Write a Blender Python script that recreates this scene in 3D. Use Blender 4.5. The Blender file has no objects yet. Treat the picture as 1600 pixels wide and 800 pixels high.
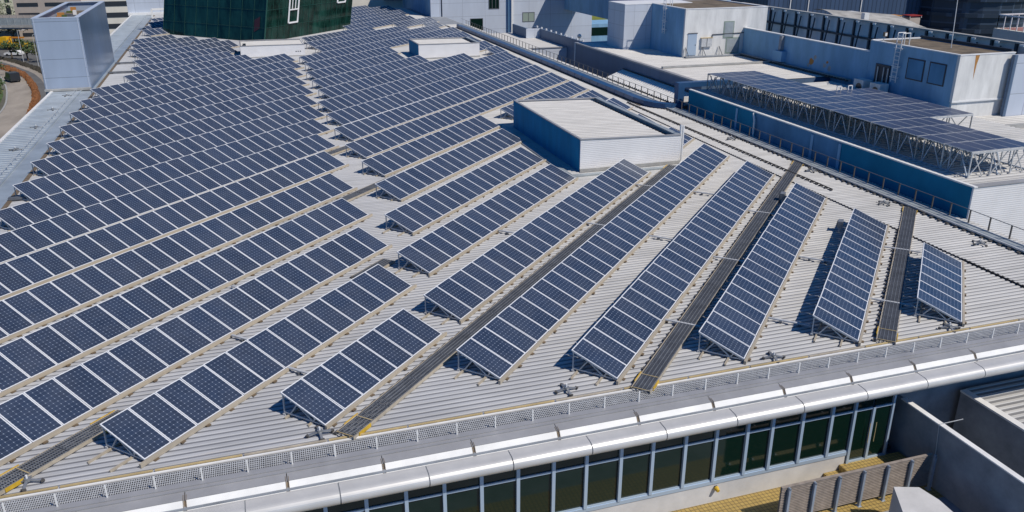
import bpy, bmesh, math, random
from mathutils import Vector, Matrix
R = math.radians
random.seed(7)
scn = bpy.context.scene
col = scn.collection

# ------------------------------------------------------------------ camera
# x runs along the front eave, y runs away along the long side of the roof, z = 0 is the roof sheet
cam_d = bpy.data.cameras.new('camera'); cam = bpy.data.objects.new('camera', cam_d); col.objects.link(cam)
cam.location = (0, 0, 14.49)
cam.rotation_euler = (R(90 - 21.481), 0, R(-18))
cam_d.sensor_width = 36; cam_d.lens = 29.25
cam_d.clip_start = 0.5; cam_d.clip_end = 4000
scn.camera = cam

# ------------------------------------------------------------------ light
SUN_EL, SUN_AZ = 50.0, 39.0          # shadows fall to the left and away
w = bpy.data.worlds.new('World'); scn.world = w; w.use_nodes = True
nt = w.node_tree; nt.nodes.clear()
sky = nt.nodes.new('ShaderNodeTexSky'); sky.sky_type = 'NISHITA'; sky.sun_disc = False
sky.sun_elevation = R(SUN_EL); sky.air_density = 1.0; sky.dust_density = 0.3; sky.ozone_density = 3.0
hs = nt.nodes.new('ShaderNodeMix'); hs.data_type = 'RGBA'; hs.blend_type = 'MULTIPLY'; hs.inputs[0].default_value = 1; hs.inputs[7].default_value = (.13, .62, 1.12, 1)   # tint, pushes the sky fill in shadows to deep blue
bg = nt.nodes.new('ShaderNodeBackground'); bg.inputs['Strength'].default_value = 0.068
wo = nt.nodes.new('ShaderNodeOutputWorld')
nt.links.new(sky.outputs[0], hs.inputs[6]); nt.links.new(hs.outputs[2], bg.inputs[0]); nt.links.new(bg.outputs[0], wo.inputs[0])
to_sun = Vector((math.sin(R(SUN_AZ)) * math.cos(R(SUN_EL)), -math.cos(R(SUN_AZ)) * math.cos(R(SUN_EL)), math.sin(R(SUN_EL))))
sky.sun_rotation = math.atan2(to_sun.x, to_sun.y)
sd = bpy.data.lights.new('sun', 'SUN'); sd.energy = 4.0; sd.angle = R(0.53); sd.color = (1.0, 0.93, 0.83)
so = bpy.data.objects.new('sun', sd); col.objects.link(so)
so.rotation_euler = to_sun.to_track_quat('Z', 'Y').to_euler()
vs = scn.view_settings
vs.view_transform = 'Standard'; vs.look = 'None'; vs.exposure = 0.0; vs.gamma = 1.0; vs.use_curve_mapping = False

# ------------------------------------------------------------------ materials
def mat(name, color=(.5, .5, .5), rough=.6, metal=0.0, noise=None, bump=None, spec=.5):
    """noise = (scale, amount[, stretch xyz]) mottles the colour; bump = (scale, strength)"""
    m = bpy.data.materials.new(name); m.use_nodes = True
    n = m.node_tree; p = n.nodes['Principled BSDF']
    p.inputs['Base Color'].default_value = (*color, 1); p.inputs['Roughness'].default_value = rough
    p.inputs['Metallic'].default_value = metal; p.inputs['Specular IOR Level'].default_value = spec
    if noise or bump:
        tc = n.nodes.new('ShaderNodeTexCoord')
    if noise:
        mp = n.nodes.new('ShaderNodeMapping'); n.links.new(tc.outputs['Object'], mp.inputs[0])
        st = noise[2] if len(noise) > 2 else (1, 1, 1)
        mp.inputs['Scale'].default_value = st
        a = n.nodes.new('ShaderNodeTexNoise'); a.inputs['Scale'].default_value = noise[0]; a.inputs['Detail'].default_value = 6; a.inputs['Roughness'].default_value = .65
        n.links.new(mp.outputs[0], a.inputs[0])
        mr = n.nodes.new('ShaderNodeMapRange'); mr.inputs['From Min'].default_value = .3; mr.inputs['From Max'].default_value = .7
        mr.inputs['To Min'].default_value = 1 - noise[1]; mr.inputs['To Max'].default_value = 1 + noise[1] * .6
        n.links.new(a.outputs[0], mr.inputs[0])
        mx = n.nodes.new('ShaderNodeMix'); mx.data_type = 'RGBA'; mx.blend_type = 'MULTIPLY'; mx.inputs[0].default_value = 1
        mx.inputs[6].default_value = (*color, 1); n.links.new(mr.outputs[0], mx.inputs[7])
        n.links.new(mx.outputs[2], p.inputs['Base Color'])
    if bump:
        b = n.nodes.new('ShaderNodeTexNoise'); b.inputs['Scale'].default_value = bump[0]; b.inputs['Detail'].default_value = 4
        n.links.new(tc.outputs['Object'], b.inputs[0])
        bp = n.nodes.new('ShaderNodeBump'); bp.inputs['Strength'].default_value = bump[1]; bp.inputs['Distance'].default_value = .02
        n.links.new(b.outputs[0], bp.inputs['Height']); n.links.new(bp.outputs[0], p.inputs['Normal'])
    return m

def mth(n, op, a, b=None, c=None):
    x = n.nodes.new('ShaderNodeMath'); x.operation = op
    for i, q in enumerate((a, b, c)):
        if q is None: continue
        if isinstance(q, (int, float)): x.inputs[i].default_value = q
        else: n.links.new(q, x.inputs[i])
    return x.outputs[0]

def mixc(n, f, a, b, mode='MIX'):
    x = n.nodes.new('ShaderNodeMix'); x.data_type = 'RGBA'; x.blend_type = mode
    for i, q in ((0, f), (6, a), (7, b)):
        if isinstance(q, (int, float)): x.inputs[i].default_value = q
        elif isinstance(q, tuple): x.inputs[i].default_value = q
        else: n.links.new(q, x.inputs[i])
    return x.outputs[2]

def solar_mat():
    m = bpy.data.materials.new('solar_cells'); m.use_nodes = True
    n = m.node_tree; p = n.nodes['Principled BSDF']
    uv = n.nodes.new('ShaderNodeUVMap'); sx = n.nodes.new('ShaderNodeSeparateXYZ'); n.links.new(uv.outputs[0], sx.inputs[0])
    du = mth(n, 'ABSOLUTE', mth(n, 'SUBTRACT', mth(n, 'FRACT', mth(n, 'ADD', mth(n, 'MULTIPLY', sx.outputs[0], 12), .5)), .5))
    dv = mth(n, 'ABSOLUTE', mth(n, 'SUBTRACT', mth(n, 'FRACT', mth(n, 'ADD', mth(n, 'MULTIPLY', sx.outputs[1], 6), .5)), .5))
    line = mth(n, 'LESS_THAN', mth(n, 'MINIMUM', du, dv), .022)
    dot = mth(n, 'LESS_THAN', mth(n, 'ADD', du, dv), .15)
    oi = n.nodes.new('ShaderNodeObjectInfo')
    # each cell a shade of its own, each panel too
    vm = n.nodes.new('ShaderNodeVectorMath'); vm.operation = 'MULTIPLY'; vm.inputs[1].default_value = (12, 6, 1); n.links.new(uv.outputs[0], vm.inputs[0])
    vf = n.nodes.new('ShaderNodeVectorMath'); vf.operation = 'FLOOR'; n.links.new(vm.outputs[0], vf.inputs[0])
    wn = n.nodes.new('ShaderNodeTexWhiteNoise'); wn.noise_dimensions = '4D'; n.links.new(vf.outputs[0], wn.inputs['Vector']); n.links.new(oi.outputs['Random'], wn.inputs['W'])
    sh = mth(n, 'ADD', mth(n, 'MULTIPLY', wn.outputs[0], .2), mth(n, 'ADD', mth(n, 'MULTIPLY', oi.outputs['Random'], .22), .79))
    cell = mixc(n, 1.0, (.030, .045, .082, 1), sh, 'MULTIPLY')
    c1 = mixc(n, mth(n, 'MULTIPLY', line, .5), cell, (.17, .20, .29, 1))
    c2 = mixc(n, mth(n, 'MULTIPLY', dot, .6), c1, (.36, .42, .52, 1))
    # thin uneven dust
    tc = n.nodes.new('ShaderNodeNewGeometry'); ns = n.nodes.new('ShaderNodeTexNoise'); ns.inputs['Scale'].default_value = .9; ns.inputs['Detail'].default_value = 5
    n.links.new(tc.outputs['Position'], ns.inputs[0])
    dust = mth(n, 'MULTIPLY', mth(n, 'SUBTRACT', ns.outputs[0], .35), .16)
    dust.node.use_clamp = True
    c3 = mixc(n, dust, c2, (.34, .33, .32, 1))
    n.links.new(c3, p.inputs['Base Color'])
    p.inputs['Roughness'].default_value = .16; p.inputs['Specular IOR Level'].default_value = .5; p.inputs['IOR'].default_value = 1.45
    n.links.new(mth(n, 'ADD', mth(n, 'MULTIPLY', dust, 1.4), .16), p.inputs['Roughness'])
    return m

def clad_mat(name, color, dims, joint=.03, rough=.45, metal=0.0, jc=.45, var=.05, spec=.5):
    """sheet cladding with dark joints; dims = (along, up) in metres, on any upright face"""
    m = bpy.data.materials.new(name); m.use_nodes = True
    n = m.node_tree; p = n.nodes['Principled BSDF']
    tc = n.nodes.new('ShaderNodeTexCoord'); sx = n.nodes.new('ShaderNodeSeparateXYZ'); n.links.new(tc.outputs['Object'], sx.inputs[0])
    al = mth(n, 'ADD', sx.outputs[0], sx.outputs[1])
    fa = mth(n, 'FRACT', mth(n, 'DIVIDE', mth(n, 'ADD', al, 200.0), dims[0])); fz = mth(n, 'FRACT', mth(n, 'DIVIDE', mth(n, 'ADD', sx.outputs[2], 200.0), dims[1]))
    ln = mth(n, 'MAXIMUM', mth(n, 'LESS_THAN', fa, joint / dims[0]), mth(n, 'LESS_THAN', fz, joint / dims[1]))
    ia = mth(n, 'FLOOR', mth(n, 'DIVIDE', mth(n, 'ADD', al, 200.0), dims[0])); iz = mth(n, 'FLOOR', mth(n, 'DIVIDE', mth(n, 'ADD', sx.outputs[2], 200.0), dims[1]))
    cx = n.nodes.new('ShaderNodeCombineXYZ'); n.links.new(ia, cx.inputs[0]); n.links.new(iz, cx.inputs[1])
    wn = n.nodes.new('ShaderNodeTexWhiteNoise'); n.links.new(cx.outputs[0], wn.inputs['Vector'])
    ns = n.nodes.new('ShaderNodeTexNoise'); ns.inputs['Scale'].default_value = .7; ns.inputs['Detail'].default_value = 6
    mp = n.nodes.new('ShaderNodeMapping'); mp.inputs['Scale'].default_value = (1.6, 1.6, .35); n.links.new(tc.outputs['Object'], mp.inputs[0]); n.links.new(mp.outputs[0], ns.inputs[0])
    sh = mth(n, 'ADD', mth(n, 'MULTIPLY', mth(n, 'SUBTRACT', wn.outputs[0], .5), var * 2), mth(n, 'ADD', mth(n, 'MULTIPLY', ns.outputs[0], .22), .89))
    c = mixc(n, 1.0, (*color, 1), sh, 'MULTIPLY')
    c = mixc(n, ln, c, tuple(q * jc for q in color) + (1,))
    n.links.new(c, p.inputs['Base Color'])
    p.inputs['Roughness'].default_value = rough; p.inputs['Metallic'].default_value = metal; p.inputs['Specular IOR Level'].default_value = spec
    return m

def rib_mat(name, color, period, strength=.5, axis=2, rough=.5, metal=0.0, dirt=.12):
    """finely ribbed sheet: ribs repeat along one axis"""
    m = bpy.data.materials.new(name); m.use_nodes = True
    n = m.node_tree; p = n.nodes['Principled BSDF']
    tc = n.nodes.new('ShaderNodeTexCoord'); sx = n.nodes.new('ShaderNodeSeparateXYZ'); n.links.new(tc.outputs['Object'], sx.inputs[0])
    src = sx.outputs[axis] if axis < 3 else mth(n, 'ADD', sx.outputs[0], sx.outputs[1])
    h = mth(n, 'PINGPONG', mth(n, 'DIVIDE', src, period), .5)
    bp = n.nodes.new('ShaderNodeBump'); bp.inputs['Strength'].default_value = strength; bp.inputs['Distance'].default_value = period * .5
    n.links.new(h, bp.inputs['Height']); n.links.new(bp.outputs[0], p.inputs['Normal'])
    ns = n.nodes.new('ShaderNodeTexNoise'); ns.inputs['Scale'].default_value = .8; ns.inputs['Detail'].default_value = 7
    n.links.new(tc.outputs['Object'], ns.inputs[0])
    sh = mth(n, 'ADD', mth(n, 'MULTIPLY', mth(n, 'SUBTRACT', ns.outputs[0], .5), dirt * 2), 1.0)
    n.links.new(mixc(n, 1.0, (*color, 1), sh, 'MULTIPLY'), p.inputs['Base Color'])
    p.inputs['Roughness'].default_value = rough; p.inputs['Metallic'].default_value = metal
    return m

def roof_mat(name='roof_metal', k=(1, 1, 1)):
    m = bpy.data.materials.new(name); m.use_nodes = True
    n = m.node_tree; p = n.nodes['Principled BSDF']
    g = n.nodes.new('ShaderNodeNewGeometry'); sx = n.nodes.new('ShaderNodeSeparateXYZ'); n.links.new(g.outputs['Position'], sx.inputs[0])
    mp = n.nodes.new('ShaderNodeMapping'); mp.inputs['Scale'].default_value = (.16, 2.2, 1); n.links.new(g.outputs['Position'], mp.inputs[0])
    s1 = n.nodes.new('ShaderNodeTexNoise'); s1.inputs['Scale'].default_value = 1.0; s1.inputs['Detail'].default_value = 8; s1.inputs['Roughness'].default_value = .7
    n.links.new(mp.outputs[0], s1.inputs[0])
    s2 = n.nodes.new('ShaderNodeTexNoise'); s2.inputs['Scale'].default_value = .35; s2.inputs['Detail'].default_value = 5; n.links.new(g.outputs['Position'], s2.inputs[0])
    sh = mth(n, 'ADD', mth(n, 'MULTIPLY', mth(n, 'SUBTRACT', s1.outputs[0], .5), .95), mth(n, 'ADD', mth(n, 'MULTIPLY', mth(n, 'SUBTRACT', s2.outputs[0], .5), .4), 1.0))
    # the sheet is a colder grey by the eave and a warmer cream by the ridge
    gx = n.nodes.new('ShaderNodeMapRange'); gx.inputs['From Min'].default_value = 0; gx.inputs['From Max'].default_value = 26; n.links.new(sx.outputs[0], gx.inputs[0])
    base = mixc(n, gx.outputs[0], (.44 * k[0], .445 * k[1], .46 * k[2], 1), (.55 * k[0], .54 * k[1], .52 * k[2], 1))
    c = mixc(n, 1.0, base, sh, 'MULTIPLY')
    rust = n.nodes.new('ShaderNodeMapRange'); rust.inputs['From Min'].default_value = .60; rust.inputs['From Max'].default_value = .78; n.links.new(s1.outputs[0], rust.inputs[0])
    c = mixc(n, mth(n, 'MULTIPLY', rust.outputs[0], .4), c, (.22, .15, .085, 1))
    n.links.new(c, p.inputs['Base Color'])
    p.inputs['Roughness'].default_value = .62; p.inputs['Specular IOR Level'].default_value = .25
    return m

M = {}
M['cells'] = solar_mat()
M['cells_dusty'] = mat('dusty_canopy_cells', (.062, .070, .112), .28, 0, (.6, .25))
M['alu'] = mat('panel_frame', (.74, .75, .77), .4, .1)
M['galv'] = mat('galvanised_steel', (.56, .57, .58), .5, .2, (3, .2))
M['beige'] = mat('beige_rail', (.47, .41, .32), .55, 0, (1.5, .35))
M['roof'] = roof_mat()
M['roof_pan'] = roof_mat('roof_metal_dark_pan', (.42, .43, .46))  # pans coloured darker than the rib tops
M['roof_white_pan'] = mat('white_sheet_dark_pan', (.22, .21, .20), .65, 0, (1.2, .2, (.35, 2.5, 1)), None, .2)  # pans darker than the white rib tops
M['dark'] = mat('dark_gap', (.035, .037, .045), .8)
M['black'] = mat('black_rubber', (.015, .016, .018), .7)
M['grey_sheet'] = mat('grey_sheet', (.36, .40, .42), .5, .2, (.8, .25))
M['gutter_blue'] = mat('gutter_sheet', (.40, .45, .49), .45, .3, (.6, .25))
M['grate'] = mat('grating_steel', (.36, .37, .38), .45, .55, (2, .3))
M['grate_dark'] = mat('grating_dark', (.125, .135, .155), .6, .1, (2, .3))
M['bracket'] = mat('bracket_dark', (.09, .085, .08), .7, .1)
M['yellow'] = mat('yellow_paint', (.60, .38, .03), .5, 0, (4, .25))
M['tan'] = mat('tan_bar', (.52, .40, .20), .6, 0, (.7, .35))
M['white'] = mat('white_paint', (.76, .76, .76), .5, 0, (.9, .1))
M['white_metal'] = mat('white_coated_metal', (.78, .77, .75), .55, 0, (1.2, .12))
M['roof_white'] = mat('white_ribbed_sheet', (.64, .62, .585), .65, 0, (1.2, .2, (.35, 2.5, 1)), None, .2)
M['eave_grey'] = mat('eave_grey_metal', (.34, .34, .35), .45, .1, (.9, .15))
M['eave_silver'] = mat('eave_silver_metal', (.60, .59, .575), .38, .25, (.9, .1))
M['rust_joint'] = mat('stained_joint', (.17, .125, .08), .7, 0, (3, .4))
M['box_front'] = rib_mat('white_ribbed_wall', (.78, .77, .77), .12, .25, 2)
M['box_side_shade'] = mat('shade_blue_side_wall', (.012, .225, .42), .7, 0, (1.3, .22, (1, 1, .25)), None, .12)  # blue of the shaded side painted in; the front stays white
M['wall_shade_deep'] = mat('deep_shade_blue_wall', (.014, .19, .33), .75, 0, (.6, .25, (.5, .5, .3)), (9, .1), .12)  # deep blue shade put into the side wall colour
M['box_roof'] = rib_mat('white_ribbed_roof', (.70, .68, .62), .33, .6, 1)
M['tower_clad'] = clad_mat('tower_panels', (.38, .45, .57), (40, 1.72), .045, .4, .2, .5, .03)
M['tower_side'] = mat('tower_glossy_side', (.24, .35, .52), .3, .6, (.35, .25, (1, 1, .4)))  # darker and bluer than the front: shade and reflected sky in the colour
M['green_glass'] = mat('green_glass', (.010, .046, .036), .12, 0, (.55, 1.0, (1.2, 1.2, .4)), None, .3)  # strong mottling paints streaky reflections into the glass colour
M['green_mull'] = mat('green_mullion', (.03, .10, .078), .35, .3)
M['pale_clad'] = clad_mat('pale_facade_panels', (.52, .57, .66), (4.2, 2.35), .05, .45, .1, .6, .03)
M['pale_clad_small'] = clad_mat('pale_small_panels', (.56, .60, .67), (1.5, 1.5), .03, .45, .1, .6, .03)
M['wall_white'] = mat('weathered_white_wall', (.70, .70, .69), .75, 0, (1.1, .22, (1, 1, .25)), (9, .15))
M['wall_shade'] = mat('shade_blue_wall', (.22, .40, .58), .75, 0, (.9, .2, (1, 1, .3)), (9, .1), .2)  # shaded copy of the pale walls, blue shade in the colour
M['fascia_dark'] = clad_mat('slate_fascia', (.095, .15, .24), (.9, 30), .03, .55, .1, .7, .06)
M['blue_duct'] = mat('blue_duct', (.03, .095, .22), .38, .25, (.7, .15))
M['roof_dirt'] = mat('dirty_flat_roof', (.16, .125, .085), .9, 0, (.9, .6), (5, .4))
M['sill'] = mat('pale_sill_render', (.60, .59, .58), .8, 0, (1.0, .15), (8, .1))
M['concrete'] = mat('grey_concrete', (.36, .36, .35), .8, 0, (1.3, .22), (8, .15))
M['concrete_dark'] = mat('stained_concrete', (.26, .28, .31), .85, 0, (1.0, .3), (8, .2))
M['steel_navy'] = mat('navy_steel', (.03, .04, .06), .5, .3)
M['win_glass'] = mat('window_glass', (.004, .016, .011), .06, 0, None, None, .5)
M['frame_blue'] = mat('blue_grey_frame', (.40, .50, .62), .4, .2)
M['glass_dark'] = mat('dark_glass', (.012, .02, .028), .08)
M['glass_green'] = mat('pale_green_glass', (.28, .34, .30), .2)
M['tile'] = None
M['rust'] = mat('rust_streak', (.42, .20, .05), .8, 0, (6, .3))
M['red'] = mat('red_paint', (.30, .03, .02), .5)
M['dim_red'] = mat('dim_red_panel', (.07, .008, .008), .3)
M['wall_shade_mid'] = mat('pale_shade_blue_wall', (.10, .24, .40), .75, 0, (.7, .3, (.6, .6, .3)), (9, .1), .12)  # paler stretch of the same painted-in blue shade
M['screen_pale'] = mat('pale_screen_sheet', (.66, .62, .64), .7, 0, (.6, .2, (1, 1, .4)), None, .2)
M['asphalt'] = mat('asphalt', (.12, .12, .12), .9, 0, (.2, .25), None)
M['road_pale'] = mat('pale_concrete_road', (.33, .29, .245), .9, 0, (.22, .35, (1, .35, 1)), None)
M['paint_white'] = mat('road_paint', (.7, .7, .68), .7)
M['ground'] = mat('dry_ground', (.15, .145, .11), .95, 0, (.06, .4), None)
M['grass'] = mat('grass_green', (.065, .105, .03), .95, 0, (.25, .5), None)
M['grass_yellow'] = mat('yellow_green_field', (.19, .21, .02), .95, 0, (.12, .4), None)  # the field's own yellow-green
M['hedge_brown'] = mat('brown_planting', (.21, .085, .03), .9, 0, (.8, .5), None)
M['hedge_dark'] = mat('dark_hedge', (.045, .04, .03), .9, 0, (.8, .5), None)
M['leaf'] = mat('leaf', (.055, .095, .028), .7, 0, (.5, .5))
M['leaf2'] = mat('leaf_olive', (.10, .105, .03), .7, 0, (.5, .5))
M['bark'] = mat('bark', (.10, .075, .05), .9)
M['beige_wall'] = mat('beige_plaster', (.42, .36, .31), .85, 0, (.3, .12))
M['cream_wall'] = mat('cream_plaster', (.62, .62, .48), .85, 0, (.3, .12))
M['white_wall'] = mat('white_plaster', (.68, .65, .58), .85, 0, (.3, .12))
M['win_dark'] = mat('dark_opening', (.03, .035, .045), .3)
M['car_dark'] = mat('car_dark_paint', (.045, .05, .06), .3, .4)
M['car_white'] = mat('car_white_paint', (.7, .7, .7), .3)
M['truck_yellow'] = mat('truck_yellow_paint', (.70, .40, .01), .4)
M['truck_orange'] = mat('orange_paint', (.55, .22, .02), .5)
M['whse_blue'] = clad_mat('navy_sheet_wall', (.05, .085, .16), (1.2, 60), .25, .5, .2, .55, .1)
M['tower_navy'] = clad_mat('dark_tower_wall', (.035, .05, .075), (3.0, 3.2), .35, .4, .2, 1.9, .3)
M['red_floor'] = mat('red_court', (.32, .15, .13), .85, 0, (.4, .2))
M['dome'] = mat('weathered_shell_roof', (.36, .35, .33), .85, 0, (.35, .5, (1, 2.4, 1)))
M['terracotta'] = mat('orange_clutter', (.45, .20, .05), .8)
M['slat'] = mat('grey_timber_slat', (.30, .255, .22), .75, 0, (4, .3))
M['post_blue'] = mat('blue_grey_post', (.36, .42, .50), .45, .3, (4, .2))

def tile_mat():
    m = bpy.data.materials.new('yellow_tiles'); m.use_nodes = True
    n = m.node_tree; p = n.nodes['Principled BSDF']
    tc = n.nodes.new('ShaderNodeTexCoord'); b = n.nodes.new('ShaderNodeTexBrick')
    b.offset = 0; b.inputs['Scale'].default_value = 1; b.inputs['Brick Width'].default_value = .15; b.inputs['Row Height'].default_value = .15; b.inputs['Mortar Size'].default_value = .012
    b.inputs['Color1'].default_value = (.44, .31, .095, 1); b.inputs['Color2'].default_value = (.37, .255, .08, 1); b.inputs['Mortar'].default_value = (.14, .10, .04, 1)
    n.links.new(tc.outputs['Object'], b.inputs[0]); n.links.new(b.outputs[0], p.inputs['Base Color']); p.inputs['Roughness'].default_value = .6
    return m
M['tile'] = tile_mat()

# ------------------------------------------------------------------ mesh builder
class MB:
    def __init__(s): s.v = []; s.f = []; s.m = []; s.uv = {}
    def face(s, pts, mi=0, uv=None):
        i = len(s.v); s.v += [tuple(p) for p in pts]; s.f.append(tuple(range(i, i + len(pts)))); s.m.append(mi)
        if uv: s.uv[len(s.f) - 1] = uv
        return s
    def hexa(s, b, t, mi=0):
        i = len(s.v); s.v += [tuple(p) for p in b] + [tuple(p) for p in t]
        for q in ((3, 2, 1, 0), (4, 5, 6, 7), (0, 1, 5, 4), (1, 2, 6, 5), (2, 3, 7, 6), (3, 0, 4, 7)):
            s.f.append(tuple(i + k for k in q)); s.m.append(mi)
        return s
    def box(s, x0, x1, y0, y1, z0, z1, mi=0):
        return s.hexa([(x0, y0, z0), (x1, y0, z0), (x1, y1, z0), (x0, y1, z0)], [(x0, y0, z1), (x1, y0, z1), (x1, y1, z1), (x0, y1, z1)], mi)
    def prism(s, poly, z0, z1, mi=0, ms=None):
        n = len(poly); i = len(s.v)
        s.v += [(x, y, z0) for x, y in poly] + [(x, y, z1) for x, y in poly]
        s.f.append(tuple(i + k for k in reversed(range(n)))); s.m.append(mi)
        s.f.append(tuple(i + n + k for k in range(n))); s.m.append(mi)
        for k in range(n):
            s.f.append((i + k, i + (k + 1) % n, i + n + (k + 1) % n, i + n + k)); s.m.append(mi if ms is None else ms)
        return s
    def bar(s, p, q, w=.05, h=None, mi=0):
        p, q = Vector(p), Vector(q); d = (q - p).normalized(); h = h or w
        a = d.cross(Vector((0, 0, 1)))
        if a.length < 1e-3: a = Vector((1, 0, 0))
        a.normalize(); b = a.cross(d).normalized(); a = a * w / 2; b = b * h / 2
        return s.hexa([p - a - b, p + a - b, p + a + b, p - a + b], [q - a - b, q + a - b, q + a + b, q - a + b], mi)
    def cyl(s, p, q, r, n=10, mi=0, r2=None):
        p, q = Vector(p), Vector(q); d = (q - p).normalized(); r2 = r if r2 is None else r2
        a = d.cross(Vector((0, 0, 1)))
        if a.length < 1e-3: a = Vector((1, 0, 0))
        a.normalize(); b = a.cross(d)
        i = len(s.v)
        for c, rr in ((p, r), (q, r2)):
            for k in range(n):
                t = 2 * math.pi * k / n; s.v.append(tuple(c + a * math.cos(t) * rr + b * math.sin(t) * rr))
        for k in range(n):
            s.f.append((i + k, i + (k + 1) % n, i + n + (k + 1) % n, i + n + k)); s.m.append(mi)
        s.f.append(tuple(i + k for k in reversed(range(n)))); s.m.append(mi); s.f.append(tuple(i + n + k for k in range(n))); s.m.append(mi)
        return s
    def extrude(s, prof, x0, x1, mi=0, caps=True, closed=True):
        """profile of (y, z) swept along x"""
        n = len(prof); i = len(s.v)
        s.v += [(x0, y, z) for y, z in prof] + [(x1, y, z) for y, z in prof]
        for k in range(n if closed else n - 1):
            s.f.append((i + k, i + (k + 1) % n, i + n + (k + 1) % n, i + n + k)); s.m.append(mi)
        if caps and closed:
            s.f.append(tuple(i + k for k in range(n))); s.m.append(mi); s.f.append(tuple(i + n + k for k in reversed(range(n)))); s.m.append(mi)
        return s
    def mesh(s, name, mats, smooth=False, fix=True):
        me = bpy.data.meshes.new(name); me.from_pydata(s.v, [], s.f)
        for k in (mats if isinstance(mats, (list, tuple)) else [mats]): me.materials.append(k)
        for p_, i in zip(me.polygons, s.m): p_.material_index = i; p_.use_smooth = smooth
        if s.uv:
            ul = me.uv_layers.new(name='UVMap')
            for fi, uvs in s.uv.items():
                for li, c in zip(me.polygons[fi].loop_indices, uvs): ul.data[li].uv = c
        if fix:
            bm = bmesh.new(); bm.from_mesh(me); bmesh.ops.recalc_face_normals(bm, faces=bm.faces); bm.to_mesh(me); bm.free()
        me.update(); return me
    def build(s, name, mats, parent=None, loc=(0, 0, 0), smooth=False, fix=True):
        o = bpy.data.objects.new(name, s.mesh(name, mats, smooth, fix)); col.objects.link(o); o.location = loc
        if parent: o.parent = parent
        return o

def tag(o, label=None, cat=None, group=None, kind=None):
    if label: o['label'] = label
    if cat: o['category'] = cat
    if group: o['group'] = group
    if kind: o['kind'] = kind
    return o
def thing(name, label, cat, loc=(0, 0, 0), rz=0, group=None):
    o = bpy.data.objects.new(name, None); col.objects.link(o); o.location = loc; o.rotation_euler = (0, 0, rz); o.empty_display_size = .3
    return tag(o, label, cat, group)
def inst(name, me, parent, loc=(0, 0, 0), scale=(1, 1, 1), rot=(0, 0, 0), label=None):
    o = bpy.data.objects.new(name, me); col.objects.link(o); o.parent = parent; o.location = loc; o.scale = scale; o.rotation_euler = rot
    if label: o['label'] = label
    return o
def copy_tree(o, parent=None):
    kids = list(o.children)
    c = o.copy(); col.objects.link(c); c.parent = parent
    for k in kids: copy_tree(k, c)
    return c
def curve_pts(pts, n=8):
    """Catmull-Rom through 2-D points"""
    P = [Vector(p) for p in pts]; P = [P[0] * 2 - P[1]] + P + [P[-1] * 2 - P[-2]]; out = []
    for i in range(1, len(P) - 2):
        for k in range(n):
            t = k / n
            out.append(.5 * ((2 * P[i]) + (P[i + 1] - P[i - 1]) * t + (2 * P[i - 1] - 5 * P[i] + 4 * P[i + 1] - P[i + 2]) * t * t + (3 * P[i] - P[i - 1] - 3 * P[i + 1] + P[i + 2]) * t ** 3))
    return out + [P[-2]]
# ------------------------------------------------------------------ the panelled roof and its building
def ribbed(x0, x1, y0, y1, z, period=.265, h=.03, skew=0.0, pan=.42):
    """trapezoid-ribbed sheet running along x"""
    mb = MB(); pts = []; y = y0
    while y < y1:
        pts += [(y, z), (y + period * pan, z), (y + period * (pan + .07), z + h), (y + period * .93, z + h)]
        y += period
    pts.append((y, z))
    n = len(pts); i = len(mb.v)
    for (py, pz) in pts: mb.v.append((x0 + skew * (py - y0), py, pz))
    for (py, pz) in pts: mb.v.append((x1, py, pz))
    for k in range(n - 1): mb.f.append((i + k, i + n + k, i + n + k + 1, i + k + 1)); mb.m.append(1 if k % 4 == 0 else 0)
    return mb

hall = thing('solar_roof_building', 'long building whose ribbed metal roof carries the rows of solar panels', 'building', (8, 90, 0))
HL = Vector((-8, -90, 0))
def hp(mb, name, m, parent=hall, smooth=False, fix=True, label=None):
    o = mb.build(name, m, parent, HL if parent is hall else (0, 0, 0), smooth, fix)
    if label: o['label'] = label
    return o
hp(ribbed(-13.35, 32.3, 21.95, 167.5, -.02), 'roof_sheet', [M['roof'], M['roof_pan']], fix=False)
hp(ribbed(31.25, 36.0, 20.9, 135, .06, skew=.012), 'upper_roof_sheet', [M['roof'], M['roof_pan']], fix=False)
hp(ribbed(-17.0, -14.55, 24, 167.5, .0, .6, .05), 'side_roof_sheet', [M['gutter_blue'], M['grey_sheet']], fix=False)
mb = MB(); mb.box(-14.5, -13.5, 21, 167.5, -.12, -.02); mb.box(-13.5, -13.38, 21, 167.5, -.12, .05); mb.box(-14.62, -14.5, 21, 167.5, -.12, .06)
hp(mb, 'side_gutter', M['gutter_blue'])
hp(MB().box(-13.35, -13.12, 22, 167, -.03, .06), 'edge_flashing', M['rust_joint'])
mb = MB(); mb.box(-17.22, -17.0, 21, 167.5, -.6, .10); hp(mb, 'side_edge_cap', M['white_metal'])
mb = MB(); mb.box(31.3, 31.42, 20.95, 28, -.03, .085)
hp(mb, 'lap_shadow', M['black'])  # black strip stands in for the shadow under the sheet lap
# body of the building, open towards the deep side street
mb = MB(); mb.box(-17.2, 36.0, 21.9, 168, -18, -.13); hp(mb, 'body_wall', M['concrete_dark'])
mb = MB(); mb.box(-17.2, 36.0, 20.34, 21.9, -.75, -.16); hp(mb, 'eave_soffit', M['concrete_dark'])
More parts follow.
